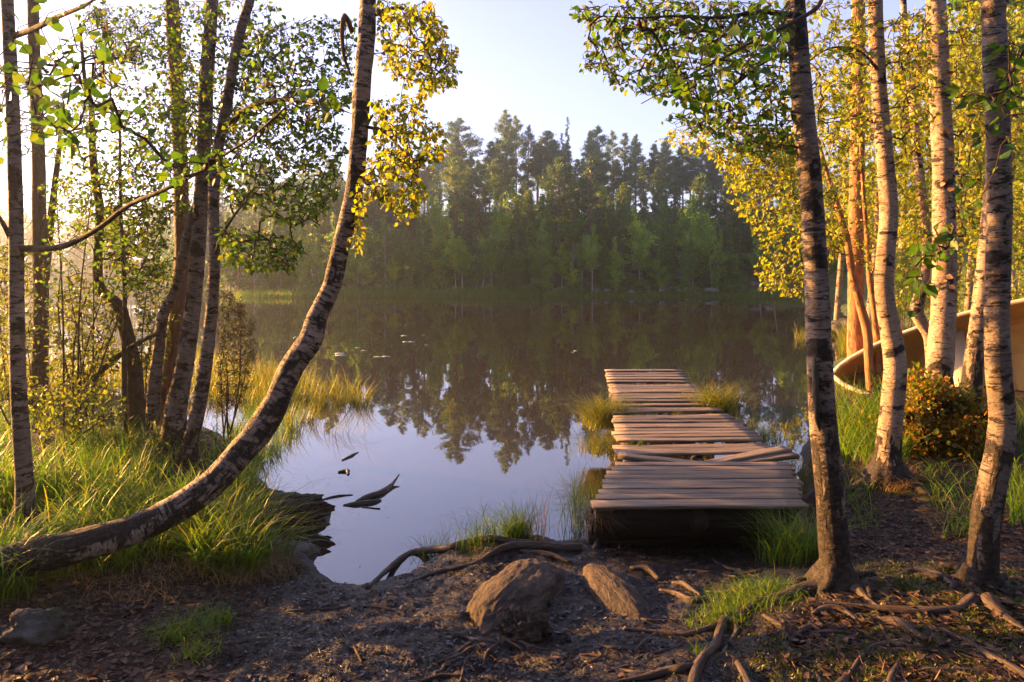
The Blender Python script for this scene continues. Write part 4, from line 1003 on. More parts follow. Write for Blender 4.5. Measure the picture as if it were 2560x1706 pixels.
# ------------------------------------------------------------------ bushes
def stem_bush(name, label, cat, base_px, d, poly, n, dep, leaf, lmat, wid, spacing=.03, stems=5, group=None, droop=.1, leafy=.8, twm='twig', sun_face=0):
    x, y = base_px
    base = pix(x, y, d); base[2] = gz(base[0], base[1])
    root = thing(name, label, cat, tuple(base), group)
    st = []
    tops = sample_poly(poly, stems)
    for k in range(stems):
        e = pix(tops[k][0], tops[k][1], d + rng.uniform(-dep, dep) * .7); o = base + np.array([rng.normal(0, .05), rng.normal(0, .05), -.03])
        mid = o * .45 + e * .55 + rng.normal(0, .06, 3)
        st.append(np.array([o, mid, e]))
    b = Buf()
    for s in st: tube(b, s, [.010, .007, .003], 6, .08, .05, 5)
    b.obj('stems', MAT[twm], root)
    crown(root, st, [(poly, n, d - dep, d + dep)], leaf, lmat, spacing, rmax=.005, droop=droop, wid=wid, leafy=leafy, sun_face=sun_face)
    return root
stem_bush('willow_shrub', 'light green willow shrub behind the slim birch at the left edge', 'shrub', (60, 1050), 6.2, [(-80, 620), (60, 600), (90, 760), (80, 1000), (-80, 1000)], 60, .4, .055, 'willow', .7)
stem_bush('willow_shrub', 'open willow shrub with many thin stems between the bare pine and the crooked birch', 'shrub', (190, 1040), 6.4, [(120, 760), (200, 690), (290, 740), (300, 900), (260, 1010), (120, 1000)], 100, .5, .055, 'willow', .7)
stem_bush('willow_shrub', 'willow shrub with reddish twigs in front of the clump, right of the crooked birch', 'shrub', (380, 1050), 6.6, [(340, 680), (430, 650), (440, 800), (400, 980), (330, 900)], 70, .5, .05, 'willow', .7)
stem_bush('willow_shrub', 'low willow shrub in the grass at the foot of the bare pine', 'shrub', (130, 1100), 5.6, [(60, 960), (300, 960), (320, 1060), (80, 1090)], 60, .4, .05, 'willow', .7)
stem_bush('willow_shrub', 'tall open willow shrub with dark thin stems around the crooked birch', 'shrub', (210, 1060), 6.1, [(100, 440), (430, 420), (430, 740), (110, 760)], 60, .5, .045, 'leaf', .9, stems=8)
stem_bush('willow_shrub', 'leafy willow shrub hanging over the marsh behind the slim birch', 'shrub', (40, 1000), 7.4, [(-40, 560), (110, 620), (140, 860), (-40, 900)], 50, .5, .05, 'willow', .7, stems=6)
stem_bush('juniper_bush', 'dark olive juniper bush right behind the birch clump on the left bank', 'juniper', (560, 1050), 6.5, [(545, 740), (585, 720), (640, 820), (640, 900), (610, 1010), (545, 1040)], 110, .25, .028, 'juniper', .5, .009, 6, droop=-.2, leafy=.9)
stem_bush('willow_shrub', 'willow shrub beyond the left edge by the foot of the leaning birch', 'shrub', (-560, 1330), 4.1, [(-760, 760), (-380, 800), (-340, 1250), (-760, 1250)], 60, .45, .06, 'willow', .7, stems=7)  # out of view, added to keep sun off the mud
def mound_bush():
    root = thing('bilberry_mound', 'mossy bilberry covered hummock at the foot of the thick white birch', 'bilberry hummock', (3.9, 6.1, .3))
    c = onground([2350], [1110])[0]
    b = Buf(); lump(b, (c[0] + .05, c[1] + .12, c[2] - .05), 0, (.36, .32, .33), 3, .6, freq=2.2); b.obj('soil', MAT['ground'], root)
    V = b.V[0]; n = 15000
    idx = rng.integers(0, len(V), n); p = V[idx]; p = p[(p[:, 2] > c[2] - .05)]; n = len(p)
    cc = np.array([c[0] + .05, c[1] + .12, c[2]]); nr = p - cc; nr /= np.linalg.norm(nr, axis=1)[:, None]
    hi = p[:, 2] > c[2] + .24
    b = Buf(); k = hi | (rng.random(n) < .25)
    P = p[k] + nr[k] * rng.uniform(0, .26, (k.sum(), 1)) * (rng.random((k.sum(), 1))) + rng.normal(0, .02, (k.sum(), 3)); leaves(b, P, rng.normal(0, 1, P.shape) + nr[k] * .6, rng.normal(0, 1, P.shape) + nr[k], rng.uniform(.025, .055, len(P)), 1.1, rng.random(len(P)) ** 1.6)
    b.obj('leaves', MAT['bilberry'], root, False)
    b = Buf(); k = ~hi
    P = np.repeat(p[k], 3, 0); P = P + rng.normal(0, .03, P.shape); leaves(b, P, rng.normal(0, 1, P.shape) + np.repeat(nr[k], 3, 0), rng.normal(0, 1, P.shape), rng.uniform(.02, .045, len(P)), .7, .35 + .65 * rng.random(len(P)))
    b.obj('moss', MAT['bilberry'], root, False)
mound_bush()
stem_bush('golden_bush', 'sunlit golden birch bush behind the boat, between the curved birch and the thick white birch', 'bush', (2280, 820), 12, [(2240, 560), (2340, 540), (2420, 620), (2420, 780), (2300, 790), (2230, 760)], 120, 1.2, .08, 'leaf_sunlit', .9, .05, 8, 'bushes on the right bank', sun_face=.7)
stem_bush('golden_bush', 'sunlit orange green bush at the right edge above the boat', 'bush', (2540, 820), 12.5, [(2420, 480), (2620, 420), (2680, 780), (2420, 760)], 190, 1.5, .085, 'leaf_sunlit', .9, .05, 9, 'bushes on the right bank', sun_face=.7)
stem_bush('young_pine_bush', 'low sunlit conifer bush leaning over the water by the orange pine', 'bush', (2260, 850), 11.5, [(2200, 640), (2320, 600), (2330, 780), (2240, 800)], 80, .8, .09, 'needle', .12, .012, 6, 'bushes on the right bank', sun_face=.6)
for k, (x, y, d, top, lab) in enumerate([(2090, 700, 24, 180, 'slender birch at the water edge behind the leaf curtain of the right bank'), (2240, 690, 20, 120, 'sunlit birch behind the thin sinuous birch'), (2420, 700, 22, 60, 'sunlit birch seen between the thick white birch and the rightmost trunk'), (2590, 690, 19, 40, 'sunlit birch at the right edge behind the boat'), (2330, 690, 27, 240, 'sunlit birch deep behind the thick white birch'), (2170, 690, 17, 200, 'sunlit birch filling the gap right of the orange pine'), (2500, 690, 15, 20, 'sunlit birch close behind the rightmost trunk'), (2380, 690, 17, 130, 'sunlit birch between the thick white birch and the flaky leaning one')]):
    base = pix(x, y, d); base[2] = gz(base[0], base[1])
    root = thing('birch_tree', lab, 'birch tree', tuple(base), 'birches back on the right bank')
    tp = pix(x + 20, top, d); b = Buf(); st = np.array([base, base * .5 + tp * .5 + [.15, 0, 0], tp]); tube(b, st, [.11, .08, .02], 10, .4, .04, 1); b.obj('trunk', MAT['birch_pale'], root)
    crown(root, [st], [([(x - 130, top - 20), (x + 130, top - 20), (x + 150, 560), (x, 640), (x - 150, 560)], 230, d - 1.8, d + 1.8)], .13, 'leaf_sunlit', .075, rmax=.02, leafy=.9, sun_face=.7)

# ------------------------------------------------------------------ grasses
GRASSW = 1.15
def grass_on(buf, poly, n, h0, h1, w=.004, bend=(.2, .7), az=None, water=False, tint=None, jitter=.02):
    n = int(n * 1.3); q = sample_poly(poly, n); P = onground(q[:, 0], q[:, 1], water)
    P[:, :2] += rng.normal(0, jitter, (n, 2))
    P[:, 2] = gz(P[:, 0], P[:, 1]) - .01
    if water: P[:, 2] = np.maximum(P[:, 2], -.12)
    h0 *= 1.12; h1 *= 1.12; w = w * GRASSW
    if not water:
        P = P[fbm(P[:, 0] * 1.7, P[:, 1] * 1.7, 55, 3) + rng.normal(0, .07, n) > -.07]; n = len(P)
    a = rng.random(n) * 2 * PI if az is None else rng.normal(az[0], az[1], n)
    blades(buf, P, rng.uniform(h0, h1, n) * (.55 + .45 * rng.random(n)), w * rng.uniform(.6, 1.3, n), rng.uniform(*bend, n), a, rng.uniform(0, .25), tint if tint is not None else rng.random(n))
b = Buf()
LB = [(-80, 1010), (60, 1010), (300, 1030), (420, 1080), (600, 1060), (720, 1020), (700, 1120), (640, 1210), (640, 1300), (680, 1380), (640, 1440), (420, 1400), (300, 1440), (0, 1440), (-80, 1400)]
grass_on(b, LB, 4200, .16, .42, .0030, (.25, 1.0))
grass_on(b, [(120, 1130), (330, 1110), (400, 1200), (360, 1260), (100, 1330), (-40, 1330), (-40, 1150)], 1500, .22, .46, .0035, (.2, .8))
grass_on(b, [(430, 1250), (640, 1190), (690, 1350), (640, 1450), (520, 1440), (440, 1380)], 1500, .20, .42, .0030, (.2, .9))
grass_on(b, [(-60, 1440), (60, 1410), (90, 1500), (-60, 1540)], 170, .25, .42, .003, (.4, 1.0))
grass_on(b, [(640, 980), (760, 1000), (720, 1120), (640, 1180), (560, 1120)], 1500, .22, .42, .003, (.15, .7), water=True)
grass_on(b, [(440, 1330), (640, 1300), (660, 1430), (480, 1440)], 420, .30, .52, .0032, (.3, 1.0))
grass_on(b, [(-40, 1440), (40, 1420), (70, 1480), (-40, 1520)], 120, .35, .55, .0035, (.3, .9))
grass_on(b, [(150, 1330), (420, 1260), (440, 1300), (160, 1380)], 260, .22, .40, .003, (.3, .9))
tag(b.obj('bank_grass', MAT['grass'], None, False), kind='stuff')
b = Buf()
grass_on(b, [(-60, 900), (120, 880), (300, 880), (560, 900), (640, 960), (560, 1010), (300, 1000), (-60, 1000)], 3600, .35, .65, .0045, (.1, .5), water=True)
grass_on(b, [(560, 960), (640, 930), (760, 950), (820, 990), (760, 1010), (620, 1020)], 900, .35, .6, .004, (.1, .5), water=True)
for (x, y, s, n) in [(900, 1010, 22, 110), (855, 1008, 14, 60), (800, 1012, 22, 90), (770, 1050, 18, 50), (730, 1075, 20, 60), (700, 1000, 26, 120), (680, 950, 26, 120), (830, 985, 20, 50), (880, 980, 14, 30)]:
    grass_on(b, [(x - s, y - 5), (x + s, y - 5), (x + s * .6, y + 6), (x - s * .6, y + 6)], n, .35, .6, .0035, (.15, .6), water=True)
tag(b.obj('marsh_sedge', MAT['sedge'], None, False), kind='stuff')
b = Buf()
RBK = [(2085, 960), (2220, 930), (2340, 960), (2360, 1040), (2300, 1130), (2230, 1180), (2110, 1170), (2080, 1080)]
grass_on(b, RBK, 2600, .25, .50, .0035, (.2, .9))
grass_on(b, [(2240, 900), (2330, 880), (2340, 960), (2240, 960)], 600, .35, .6, .004, (.2, .7))
grass_on(b, [(2520, 1050), (2600, 1040), (2600, 1300), (2530, 1330)], 500, .2, .4, .003, (.2, .8))
grass_on(b, [(2300, 1180), (2480, 1140), (2560, 1200), (2480, 1300), (2330, 1280)], 260, .12, .28, .0025, (.3, 1.1))
grass_on(b, [(2100, 1180), (2180, 1180), (2200, 1320), (2130, 1340)], 120, .1, .25, .0022, (.3, 1.1))
tag(b.obj('right_bank_grass', MAT['grass'], None, False), kind='stuff')
b = Buf()
grass_on(b, [(2100, 850), (2200, 840), (2230, 870), (2100, 890)], 900, .4, .8, .006, (.05, .35), water=True)
grass_on(b, [(1985, 838), (2080, 836), (2080, 856), (1985, 850)], 130, .3, .6, .005, (.05, .35), water=True)
tag(b.obj('lake_reeds', MAT['sedge'], None, False), kind='stuff')
b = Buf()
grass_on(b, [(500, 1360), (700, 1380), (760, 1450), (560, 1470), (440, 1430)], 800, .06, .20, .0016, (.5, 1.4))
grass_on(b, [(2140, 1150), (2250, 1170), (2310, 1210), (2240, 1240), (2140, 1215)], 700, .10, .22, .0018, (.5, 1.4))
grass_on(b, [(200, 1400), (480, 1420), (430, 1520), (180, 1520)], 300, .05, .15, .0015, (.5, 1.4))
grass_on(b, [(640, 1230), (720, 1240), (800, 1280), (790, 1330), (700, 1330), (640, 1290)], 260, .05, .16, .0014, (.7, 1.6), water=True)
grass_on(b, [(600, 1370), (720, 1380), (760, 1430), (640, 1430)], 200, .06, .2, .0014, (.6, 1.5), water=True)
tag(b.obj('dry_grass', MAT['drygrass'], None, False), kind='stuff')

def tuft(label, px, n, h0, h1, spread, mat='grass', w=.0026, bend=(.3, 1.1), az=None, z=None, group=None):
    c = onground([px[0]], [px[1]], True)[0] if z is None else np.array([*z])
    P = c + np.stack([rng.normal(0, spread, n), rng.normal(0, spread * .7, n), np.zeros(n)], -1)
    P[:, 2] = np.maximum(gz(P[:, 0], P[:, 1]), -.06) - .005 if z is None else c[2]
    b = Buf(); blades(b, P, rng.uniform(h0, h1, n), w * rng.uniform(.6, 1.3, n), rng.uniform(*bend, n), None if az is None else rng.normal(az[0], az[1], n), .12)
    return solid('grass_tuft', b, MAT[mat], label, 'grass tuft', group, False)
tuft('tall bright grass tuft between the jetty corner and the grey birch', (1985, 1400), 420, .16, .38, .09, 'grass', .0024, (.3, 1.0))
tuft('short bright grass patch on the slope left of the grey birch roots', (1880, 1500), 700, .05, .12, .11, 'grass', .0018, (.3, 1.2))
tuft('little grass patch at the lower end of the bright slope, beside the forked root', (1800, 1545), 300, .04, .09, .06, 'grass', .0016, (.3, 1.2))
tuft('dense dark green tuft on the bank crest beside the water', (1290, 1345), 420, .10, .30, .05, 'grass', .0018, (.2, .9))
tuft('sparse thin tuft on the bank crest left of the dense one', (1200, 1360), 170, .12, .32, .07, 'grass', .0016, (.3, 1.0))
tuft('wispy tuft at the left end of the mossy bank crest', (1075, 1385), 130, .08, .22, .05, 'grass', .0016, (.3, 1.0))
tuft('tall seed stalks standing right of the dense crest tuft', (1350, 1355), 30, .15, .42, .03, 'drygrass', .0014, (.05, .35))
tuft('single file of dry stalks left on the crest against the water', (1118, 1370), 6, .15, .30, .012, 'drygrass', .0014, (.05, .2))
tuft('bushy yellow green tuft hanging over the left edge of the jetty half way out', (1490, 1010), 900, .28, .55, .10, 'sedge', .0026, (.5, 1.3), z=(.93, 6.9, .22))
tuft('yellow grass hanging down the left jetty side below the bushy tuft', (1500, 1100), 480, .2, .38, .14, 'sedge', .0024, (.7, 1.6), z=(.86, 6.1, .16))
tuft('thin dark reeds standing in the water left of the jetty front', (1480, 1230), 210, .20, .55, .10, 'grass', .002, (.1, .5), z=(.52, 4.75, -.02))
tuft('yellow grass clump growing through the right edge of the jetty near its middle', (1800, 1000), 560, .25, .55, .12, 'sedge', .0028, (.3, 1.0), z=(2.18, 7.3, .25))
tuft('yellow weeds along the right jetty edge next to the crossed boards', (1900, 1110), 420, .15, .32, .2, 'sedge', .0026, (.3, 1.1), z=(2.22, 6.3, .2))
tuft('thin grass in the water right of the jetty', (1940, 1120), 200, .2, .42, .2, 'sedge', .002, (.3, 1.0), z=(2.42, 5.7, 0))
tuft('few green blades sprouting between planks near the bushy tuft', (1560, 1100), 24, .06, .14, .04, 'grass', .002, (.3, .9), z=(1.02, 5.50, .36))
tuft('tiny plant growing through the gap in the middle of the jetty', (1720, 1040), 26, .05, .15, .015, 'sedge', .003, (.4, .9), z=(1.62, 6.72, .34))
tuft('tiny weed in the gap under the crossed boards', (1765, 1145), 22, .04, .09, .02, 'grass', .003, (.4, .9), z=(1.45, 5.1, .33))
tuft('hanging dead grass beard under the left front corner of the jetty', (1480, 1330), 200, .10, .22, .04, 'drygrass', .002, (.9, 1.7), z=(.52, 4.2, .22))
tuft('soft grass tuft among dead leaves at the lower left', (460, 1590), 260, .06, .16, .07, 'grass', .0016, (.4, 1.3))
tuft('small green tuft at the mud edge on the lower left', (540, 1560), 150, .05, .12, .035, 'grass', .0018, (.3, 1.0))
tuft('low grass tuft below the soft one near the bottom edge', (490, 1640), 160, .04, .09, .05, 'grass', .0016, (.4, 1.2))
tuft('few grass blades in front of the rightmost birch', (2420, 1330), 90, .12, .28, .06, 'grass', .0024, (.3, 1.1))
tuft('small green blades beside the forked root', (1750, 1640), 40, .04, .09, .02, 'grass', .0016, (.3, 1.0))
tuft('sprig of blades bending over the water from the sunken log', (700, 1400), 40, .2, .45, .03, 'grass', .003, (.5, 1.2), (0.0, .5))
tuft('bent sedge clump arching over the open water at the left marsh edge', (845, 1085), 60, .3, .55, .12, 'sedge', .002, (.6, 1.3), (0.2, .7))
for k, (x, y, w) in enumerate([(850, 884, 27), (852, 889, 26), (895, 870, 13), (912, 877, 14), (945, 893, 22), (965, 892, 26), (1012, 840, 21), (1015, 855, 16), (1030, 855, 16), (1060, 839, 9), (1066, 863, 11), (740, 845, 12), (1440, 878, 13), (1432, 882, 8)]):
    c = onground([x], [y], True)[0]; r = w * .5 * c[1] / F; th = np.linspace(.25, 2 * PI - .25, 22)
    b = Buf(); ring = np.stack([c[0] + r * np.cos(th + k) * (1 + .05 * np.sin(3 * th)), c[1] + r * .95 * np.sin(th + k), np.full(22, .006)], -1)
    top = np.vstack([[c[0], c[1], .010], ring]); bot = top - [0, 0, .008]
    t = [[0, i, i + 1] for i in range(1, 22)] + [[23, 24 + i, 23 + i] for i in range(1, 22)]
    q = [[i, 23 + i, 24 + i, i + 1] for i in range(1, 22)]
    b.add(np.vstack([top, bot]), q, t); solid('lily_pad', b, MAT['lily'], 'flat pale lily pad floating on the open lake' if k < 12 else 'pale lily pad floating alone left of the jetty end', 'lily pad', 'lily pads out on the lake' if k < 12 else 'lily pads near the jetty end')

# ------------------------------------------------------------------ litter on the ground
def scatter(buf, poly, n, s0, s1, wid, lift=.004, flat=.45, tint=None, dirz=.15):
    q = sample_poly(poly, n); P = onground(q[:, 0], q[:, 1]); P[:, 2] += lift
    P = P[P[:, 2] > .005]; m = len(P)
    D = np.stack([rng.normal(0, 1, m), rng.normal(0, 1, m), rng.normal(0, dirz, m)], -1)
    N = np.stack([rng.normal(0, flat, m), rng.normal(0, flat, m), np.ones(m)], -1)
    leaves(buf, P, D, N, rng.uniform(s0, s1, m), wid, tint if tint is not None else rng.random(m) ** 1.6, rng.uniform(-.6, 1.0))
b = Buf()
scatter(b, [(-60, 1420), (420, 1420), (560, 1480), (520, 1760), (-60, 1760)], 1700, .015, .045, .9, .003, .3)
scatter(b, [(2000, 1240), (2500, 1240), (2620, 1300), (2620, 1760), (2050, 1760), (1900, 1560), (2120, 1440)], 3200, .018, .046, .8, .006, .3)
scatter(b, [(560, 1480), (1900, 1480), (1900, 1760), (520, 1760)], 90, .02, .045, .9)
tag(b.obj('fallen_leaves', MAT['dead'], None, False), kind='stuff')
b = Buf()
scatter(b, [(600, 1380), (760, 1430), (900, 1470), (1000, 1440), (1100, 1390), (1000, 1520), (600, 1500)], 1500, .006, .03, .5, .001, .3)
scatter(b, [(960, 1440), (1100, 1340), (1330, 1330), (1420, 1370), (1200, 1440)], 1500, .006, .03, .4, .001, .3)
MUDP = [(540, 1470), (760, 1450), (900, 1490), (1100, 1400), (1400, 1380), (1560, 1350), (1950, 1340), (1780, 1540), (2000, 1600), (2050, 1760), (460, 1760)]
scatter(b, MUDP, 4200, .008, .036, .7, .004, .4); scatter(b, MUDP, 7000, .01, .04, .22, .002, .35)
scatter(b, [(2000, 1260), (2500, 1260), (2600, 1760), (1900, 1760), (2100, 1450)], 5000, .008, .03, .7, .002, .35)
tag(b.obj('mud_litter', MAT['muck'], None, False), kind='stuff')
b = Buf()
scatter(b, [(2000, 1250), (2560, 1250), (2600, 1760), (1930, 1760), (1980, 1560)], 3000, .03, .075, .035, .006, .3, None, .12)
scatter(b, [(-60, 1420), (520, 1430), (700, 1500), (560, 1760), (-60, 1760)], 1000, .03, .08, .04, .006, .3, None, .12)
scatter(b, MUDP, 1500, .02, .07, .04, .004, .3, None, .1)
tag(b.obj('needle_litter', MAT['straw'], None, False), kind='stuff')
b = Buf()
for mx, my, s, n in [(2.0, 2.88, .24, 8000), (1.55, 2.55, .26, 7000), (1.2, 2.45, .18, 2200), (-.15, 4.2, .13, 2200), (-2.4, 3.7, .35, 1800), (1.75, 3.25, .15, 900)]:
    P = np.stack([rng.normal(mx, s, n), rng.normal(my, s, n), np.zeros(n)], -1)
    P = P[fbm(P[:, 0] * 5, P[:, 1] * 5, 77, 3) > -.04]; P[:, 2] = gz(P[:, 0], P[:, 1]) - .003; n = len(P)
    blades(b, P, rng.uniform(.010, .028, n), .0036, rng.uniform(.2, .9, n), None, .1, lev=3)
tag(b.obj('moss_carpet', MAT['moss'], None, False), kind='stuff')
b = Buf()
q = sample_poly([(700, 1100), (1330, 1120), (1300, 1340), (1000, 1400), (900, 1440), (760, 1400)], 110); q = np.vstack([q, sample_poly([(700, 1080), (900, 1090), (900, 1300), (760, 1330)], 260), sample_poly([(860, 1000), (1000, 985), (980, 1000), (860, 1020)], 160)])
P = onground(q[:, 0], q[:, 1], True); P = P[P[:, 2] < .001]; P[:, 2] = .004
leaves(b, P, np.stack([rng.normal(0, 1, len(P)), rng.normal(0, .5, len(P)), np.zeros(len(P))], -1), np.tile([0, 0, 1.], (len(P), 1)), rng.uniform(.004, .03, len(P)) ** 1.0, rng.uniform(.06, .3, len(P)), None, .15)
tag(b.obj('floating_debris', MAT['dead'], None, False), kind='stuff')

# ------------------------------------------------------------------ far shore
def tuft_tris(buf, P, D, L, W, tint):
    """needle sprays: thin triangles from P along D"""
    n = len(P); D = D / (np.linalg.norm(D, axis=1)[:, None] + 1e-9)
    S = np.cross(D, rng.normal(0, 1, (n, 3))); S /= np.linalg.norm(S, axis=1)[:, None] + 1e-9
    L = np.broadcast_to(L, (n,))[:, None]; W = np.broadcast_to(W, (n,))[:, None]
    v = np.stack([P - S * W * .5, P + S * W * .5, P + D * L * .6 + S * W * .42, P + D * L], 1)
    v[:, 3] += S[:, :] * 0
    f = (np.arange(n)[:, None] * 4 + np.array([[0, 1, 2, 3]]))
    buf.add(v.reshape(-1, 3), f, None, None, np.repeat(np.broadcast_to(tint, (n,)), 4))
def far_pine(h, seed, slim=1.0, bare=.42):
    root = thing('pine_tree', '', 'pine tree')
    b = Buf(); cx, cyy = rng.normal(0, .15, 2)
    tube(b, [(0, 0, -.5), (cx * .5, cyy * .5, h * .4), (cx, cyy, h * .75), (cx * .6, cyy * .6, h * .99)], [h * .0125, h * .010, h * .006, .015], 7, .6, .03, 1, closed=False); b.obj('trunk', MAT['fartrunk'], root)
    b = Buf(); bb = Buf()
    nb = int(40 + h * 2)
    for k in range(nb):
        t = bare + (1 - bare) * (k + rng.random()) / nb
        z = h * t; u = (t - bare) / (1 - bare)
        L = h * .145 * slim * (.35 + .65 * math.sin(min(1, u * 1.6 + .25) * PI / 2)) * (1 - u ** 2.2) * rng.uniform(.65, 1.25) + .12
        a = rng.random() * 2 * PI; rise = .15 + .5 * u
        d = np.array([math.cos(a), math.sin(a), rise]); e = np.array([cx, cyy, z]) + d * L
        tube(bb, [(cx * u, cyy * u, z), e * .6 + np.array([cx, cyy, z]) * .4 - [0, 0, L * .05], e], [.03, .02, .008], 4, closed=False)
        m = int(26 + L * 62); f = rng.uniform(.35, 1.0, m)
        P = np.array([cx, cyy, z]) + d * (L * f)[:, None] + rng.normal(0, .10 + L * .06, (m, 3)) * [1, 1, .6]
        D = rng.normal(0, 1, (m, 3)) + d * .7 + [0, 0, .35]
        tuft_tris(b, P, D, rng.uniform(.18, .36, m), rng.uniform(.05, .10, m), np.clip(rng.random() * .7 + rng.random(m) * .4, 0, 1))
    bb.obj('twig_sprays', MAT['fartrunk'], root); b.obj('crown', MAT['needle'], root, False)
    return root
def far_spruce(h, seed, slim=1.0):
    root = thing('spruce_tree', '', 'spruce tree')
    b = Buf(); tube(b, [(0, 0, -.5), (0, 0, h * .5), (0, 0, h * .995)], [h * .011, h * .007, .012], 7, .8, .02, 1, closed=False); b.obj('trunk', MAT['fartrunk'], root)
    b = Buf(); nb = int(h * 8)
    for k in range(nb):
        t = .10 + .9 * (k + rng.random()) / nb; z = h * t
        L = h * .135 * slim * (1 - t) ** .8 * rng.uniform(.6, 1.2) + .07; a = rng.random() * 2 * PI
        m = int(8 + L * 34); f = rng.uniform(.05, 1, m)
        P = np.stack([math.cos(a) * L * f, math.sin(a) * L * f, z - L * .42 * f + L * .22 * f * f], -1) + rng.normal(0, .05, (m, 3))
        D = np.stack([math.cos(a) + rng.normal(0, .7, m), math.sin(a) + rng.normal(0, .7, m), rng.normal(-.35, .35, m)], -1)
        tuft_tris(b, P, D, rng.uniform(.16, .34, m), rng.uniform(.05, .10, m), np.clip(rng.random() * .6 + rng.random(m) * .4, 0, 1))
    b.obj('crown', MAT['spruce'], root, False)
    return root
def far_birch(h, seed, wid=1.0, low=.28):
    root = thing('birch_tree', '', 'birch tree')
    b = Buf(); lx, ly = rng.normal(0, h * .03, 2)
    tube(b, [(0, 0, -.5), (lx * .4, ly * .4, h * .4), (lx, ly, h * .92)], [h * .0095, h * .007, .012], 6, .6, .03, 1, closed=False); b.obj('trunk', MAT['farbirch'], root)
    b = Buf(); nb = int(20 + h * 2.6)
    for k in range(nb):
        t = low + (1 - low) * (k + rng.random()) / nb; u = (t - low) / (1 - low)
        L = h * .21 * wid * math.sin(min(1, u * 1.15 + .12) * PI) ** .7 * rng.uniform(.5, 1.2) + .15
        a = rng.random() * 2 * PI; c = np.array([lx * t, ly * t, h * t]); d = np.array([math.cos(a), math.sin(a), .55])
        m = int(22 + L * 55); f = rng.uniform(.2, 1, m)
        P = c + d * (L * f)[:, None] + rng.normal(0, .07 + .07 * L, (m, 3)) - np.array([0, 0, 1]) * (rng.random(m) ** 2 * .35)[:, None]
        leaves(b, P, rng.normal(0, 1, (m, 3)) + [0, 0, -.6], rng.normal(0, 1, (m, 3)) + [0, 0, .3], rng.uniform(.13, .27, m), .95, np.clip(rng.random() * .6 + rng.random(m) * .4, 0, 1))
    b.obj('crown', MAT['farleaf'], root, False)
    return root
def far_bush(w, h):
    b = Buf(); m = int(520 * w)
    u = rng.normal(0, 1, (m, 3)); u /= np.linalg.norm(u, axis=1)[:, None]; P = u * (rng.uniform(.4, 1, (m, 1)) ** .5) * [w, w * .8, h]; P[:, 2] = np.abs(P[:, 2])
    P += .25 * np.stack([np.sin(P[:, 1] * 5), np.cos(P[:, 0] * 5), np.sin(P[:, 0] * 4)], -1) * w * .5
    leaves(b, P, rng.normal(0, 1, (m, 3)), rng.normal(0, 1, (m, 3)) + [0, 0, .4], rng.uniform(.13, .26, m), .9)
    return b
PINES = [(h, far_pine(h, k, s, br)) for k, (h, s, br) in enumerate([(12, 1.0, .35), (12, .8, .5), (12, 1.15, .42), (12, .9, .25), (12, 1.1, .55), (12, .7, .3)])]
SPRUCES = [(h, far_spruce(h, k, s)) for k, (h, s) in enumerate([(9, 1.0), (9, .75), (9, 1.25)])]
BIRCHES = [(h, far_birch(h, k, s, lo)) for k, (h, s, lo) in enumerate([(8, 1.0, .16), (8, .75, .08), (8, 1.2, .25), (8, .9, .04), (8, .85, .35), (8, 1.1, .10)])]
used = set()
def plant(lib, x, y, h, label, group, wide=1.0, zoff=0.0):
    h0, proto = lib[rng.integers(0, len(lib))]
    z = float(gz(x, y)) + zoff - .1; s = h / h0
    if proto.name not in used:
        used.add(proto.name); proto['label'] = label; o = proto
        o.location = (x, y, z); o.rotation_euler = (0, 0, rng.random() * 6.28); o.scale = (s * wide, s * wide, s)
    else:
        o = dup(proto, (x, y, z), rng.random() * 6.28, (s * wide, s * wide, s), label)
    if lib is BIRCHES: o.rotation_euler = (rng.normal(0, .07), rng.normal(0, .07), rng.random() * 6.28)
    o['group'] = group
    return o
placed = []
def free(x, y, r):
    for a, c in placed:
        if (a - x) ** 2 + (c - y) ** 2 < r * r: return False
    placed.append((x, y)); return True
GP = 'pines standing on the ridge across the lake'
TOPS = [(1146, 298, 1.5, 'bushy dark pine rising alone left of the tallest pines on the far ridge'), (1267, 277, 1.0, 'tallest pine on the far ridge with a flat broken crown'), (1291, 292, .9, 'tall pine directly right of the tallest one on the far ridge'), (1319, 315, .9, ''), (1223, 354, 1.1, ''), (1368, 329, 1.1, 'broad topped pine left of the thin spire on the far ridge'), (1492, 317, 1.2, 'dense pine right of the thin spruce spire on the far ridge'), (1534, 328, .9, ''), (1562, 333, 1.0, ''), (1590, 338, .8, ''), (1454, 396, .9, ''), (1632, 361, 1, ''), (1665, 357, 1.1, ''), (1754, 345, 1.3, ''), (1790, 365, 1.0, ''), (1828, 387, 1.0, ''), (1880, 372, 1.1, ''), (1062, 362, 1.0, ''), (1099, 380, .9, ''), (1239, 354, .9, ''), (978, 388, 1, ''), (1010, 372, 1, ''), (930, 420, 1, ''), (880, 440, 1, ''), (1345, 360, .8, ''), (1700, 372, 1, ''), (1725, 365, 1, ''), (1930, 360, 1.1, ''), (1985, 350, 1.0, ''), (1180, 385, .9, ''), (840, 455, 1, '')]
for x, y, w, lab in TOPS:
    d = rng.uniform(77, 83); X = (x - 1280) / F * d; top = CAMH + (HOR - y) / F * d; z = float(gz(X, d))
    placed.append((X, d)); plant(PINES, X, d, top - z, lab or 'dark pine among the others on the far ridge', GP, w * .95)
d = 79; X = (1419 - 1280) / F * d; plant(SPRUCES[1:2], X, d, CAMH + (HOR - 289) / F * d - float(gz(X, d)), 'thin spire of a spruce standing up from the middle of the far ridge', 'spruces across the lake', .62)
d = 80; X = (1405 - 1280) / F * d; plant(SPRUCES[1:2], X, d, CAMH + (HOR - 330) / F * d - float(gz(X, d)), 'second narrow spruce close left of the thin spire', 'spruces across the lake', .7)
k = 0
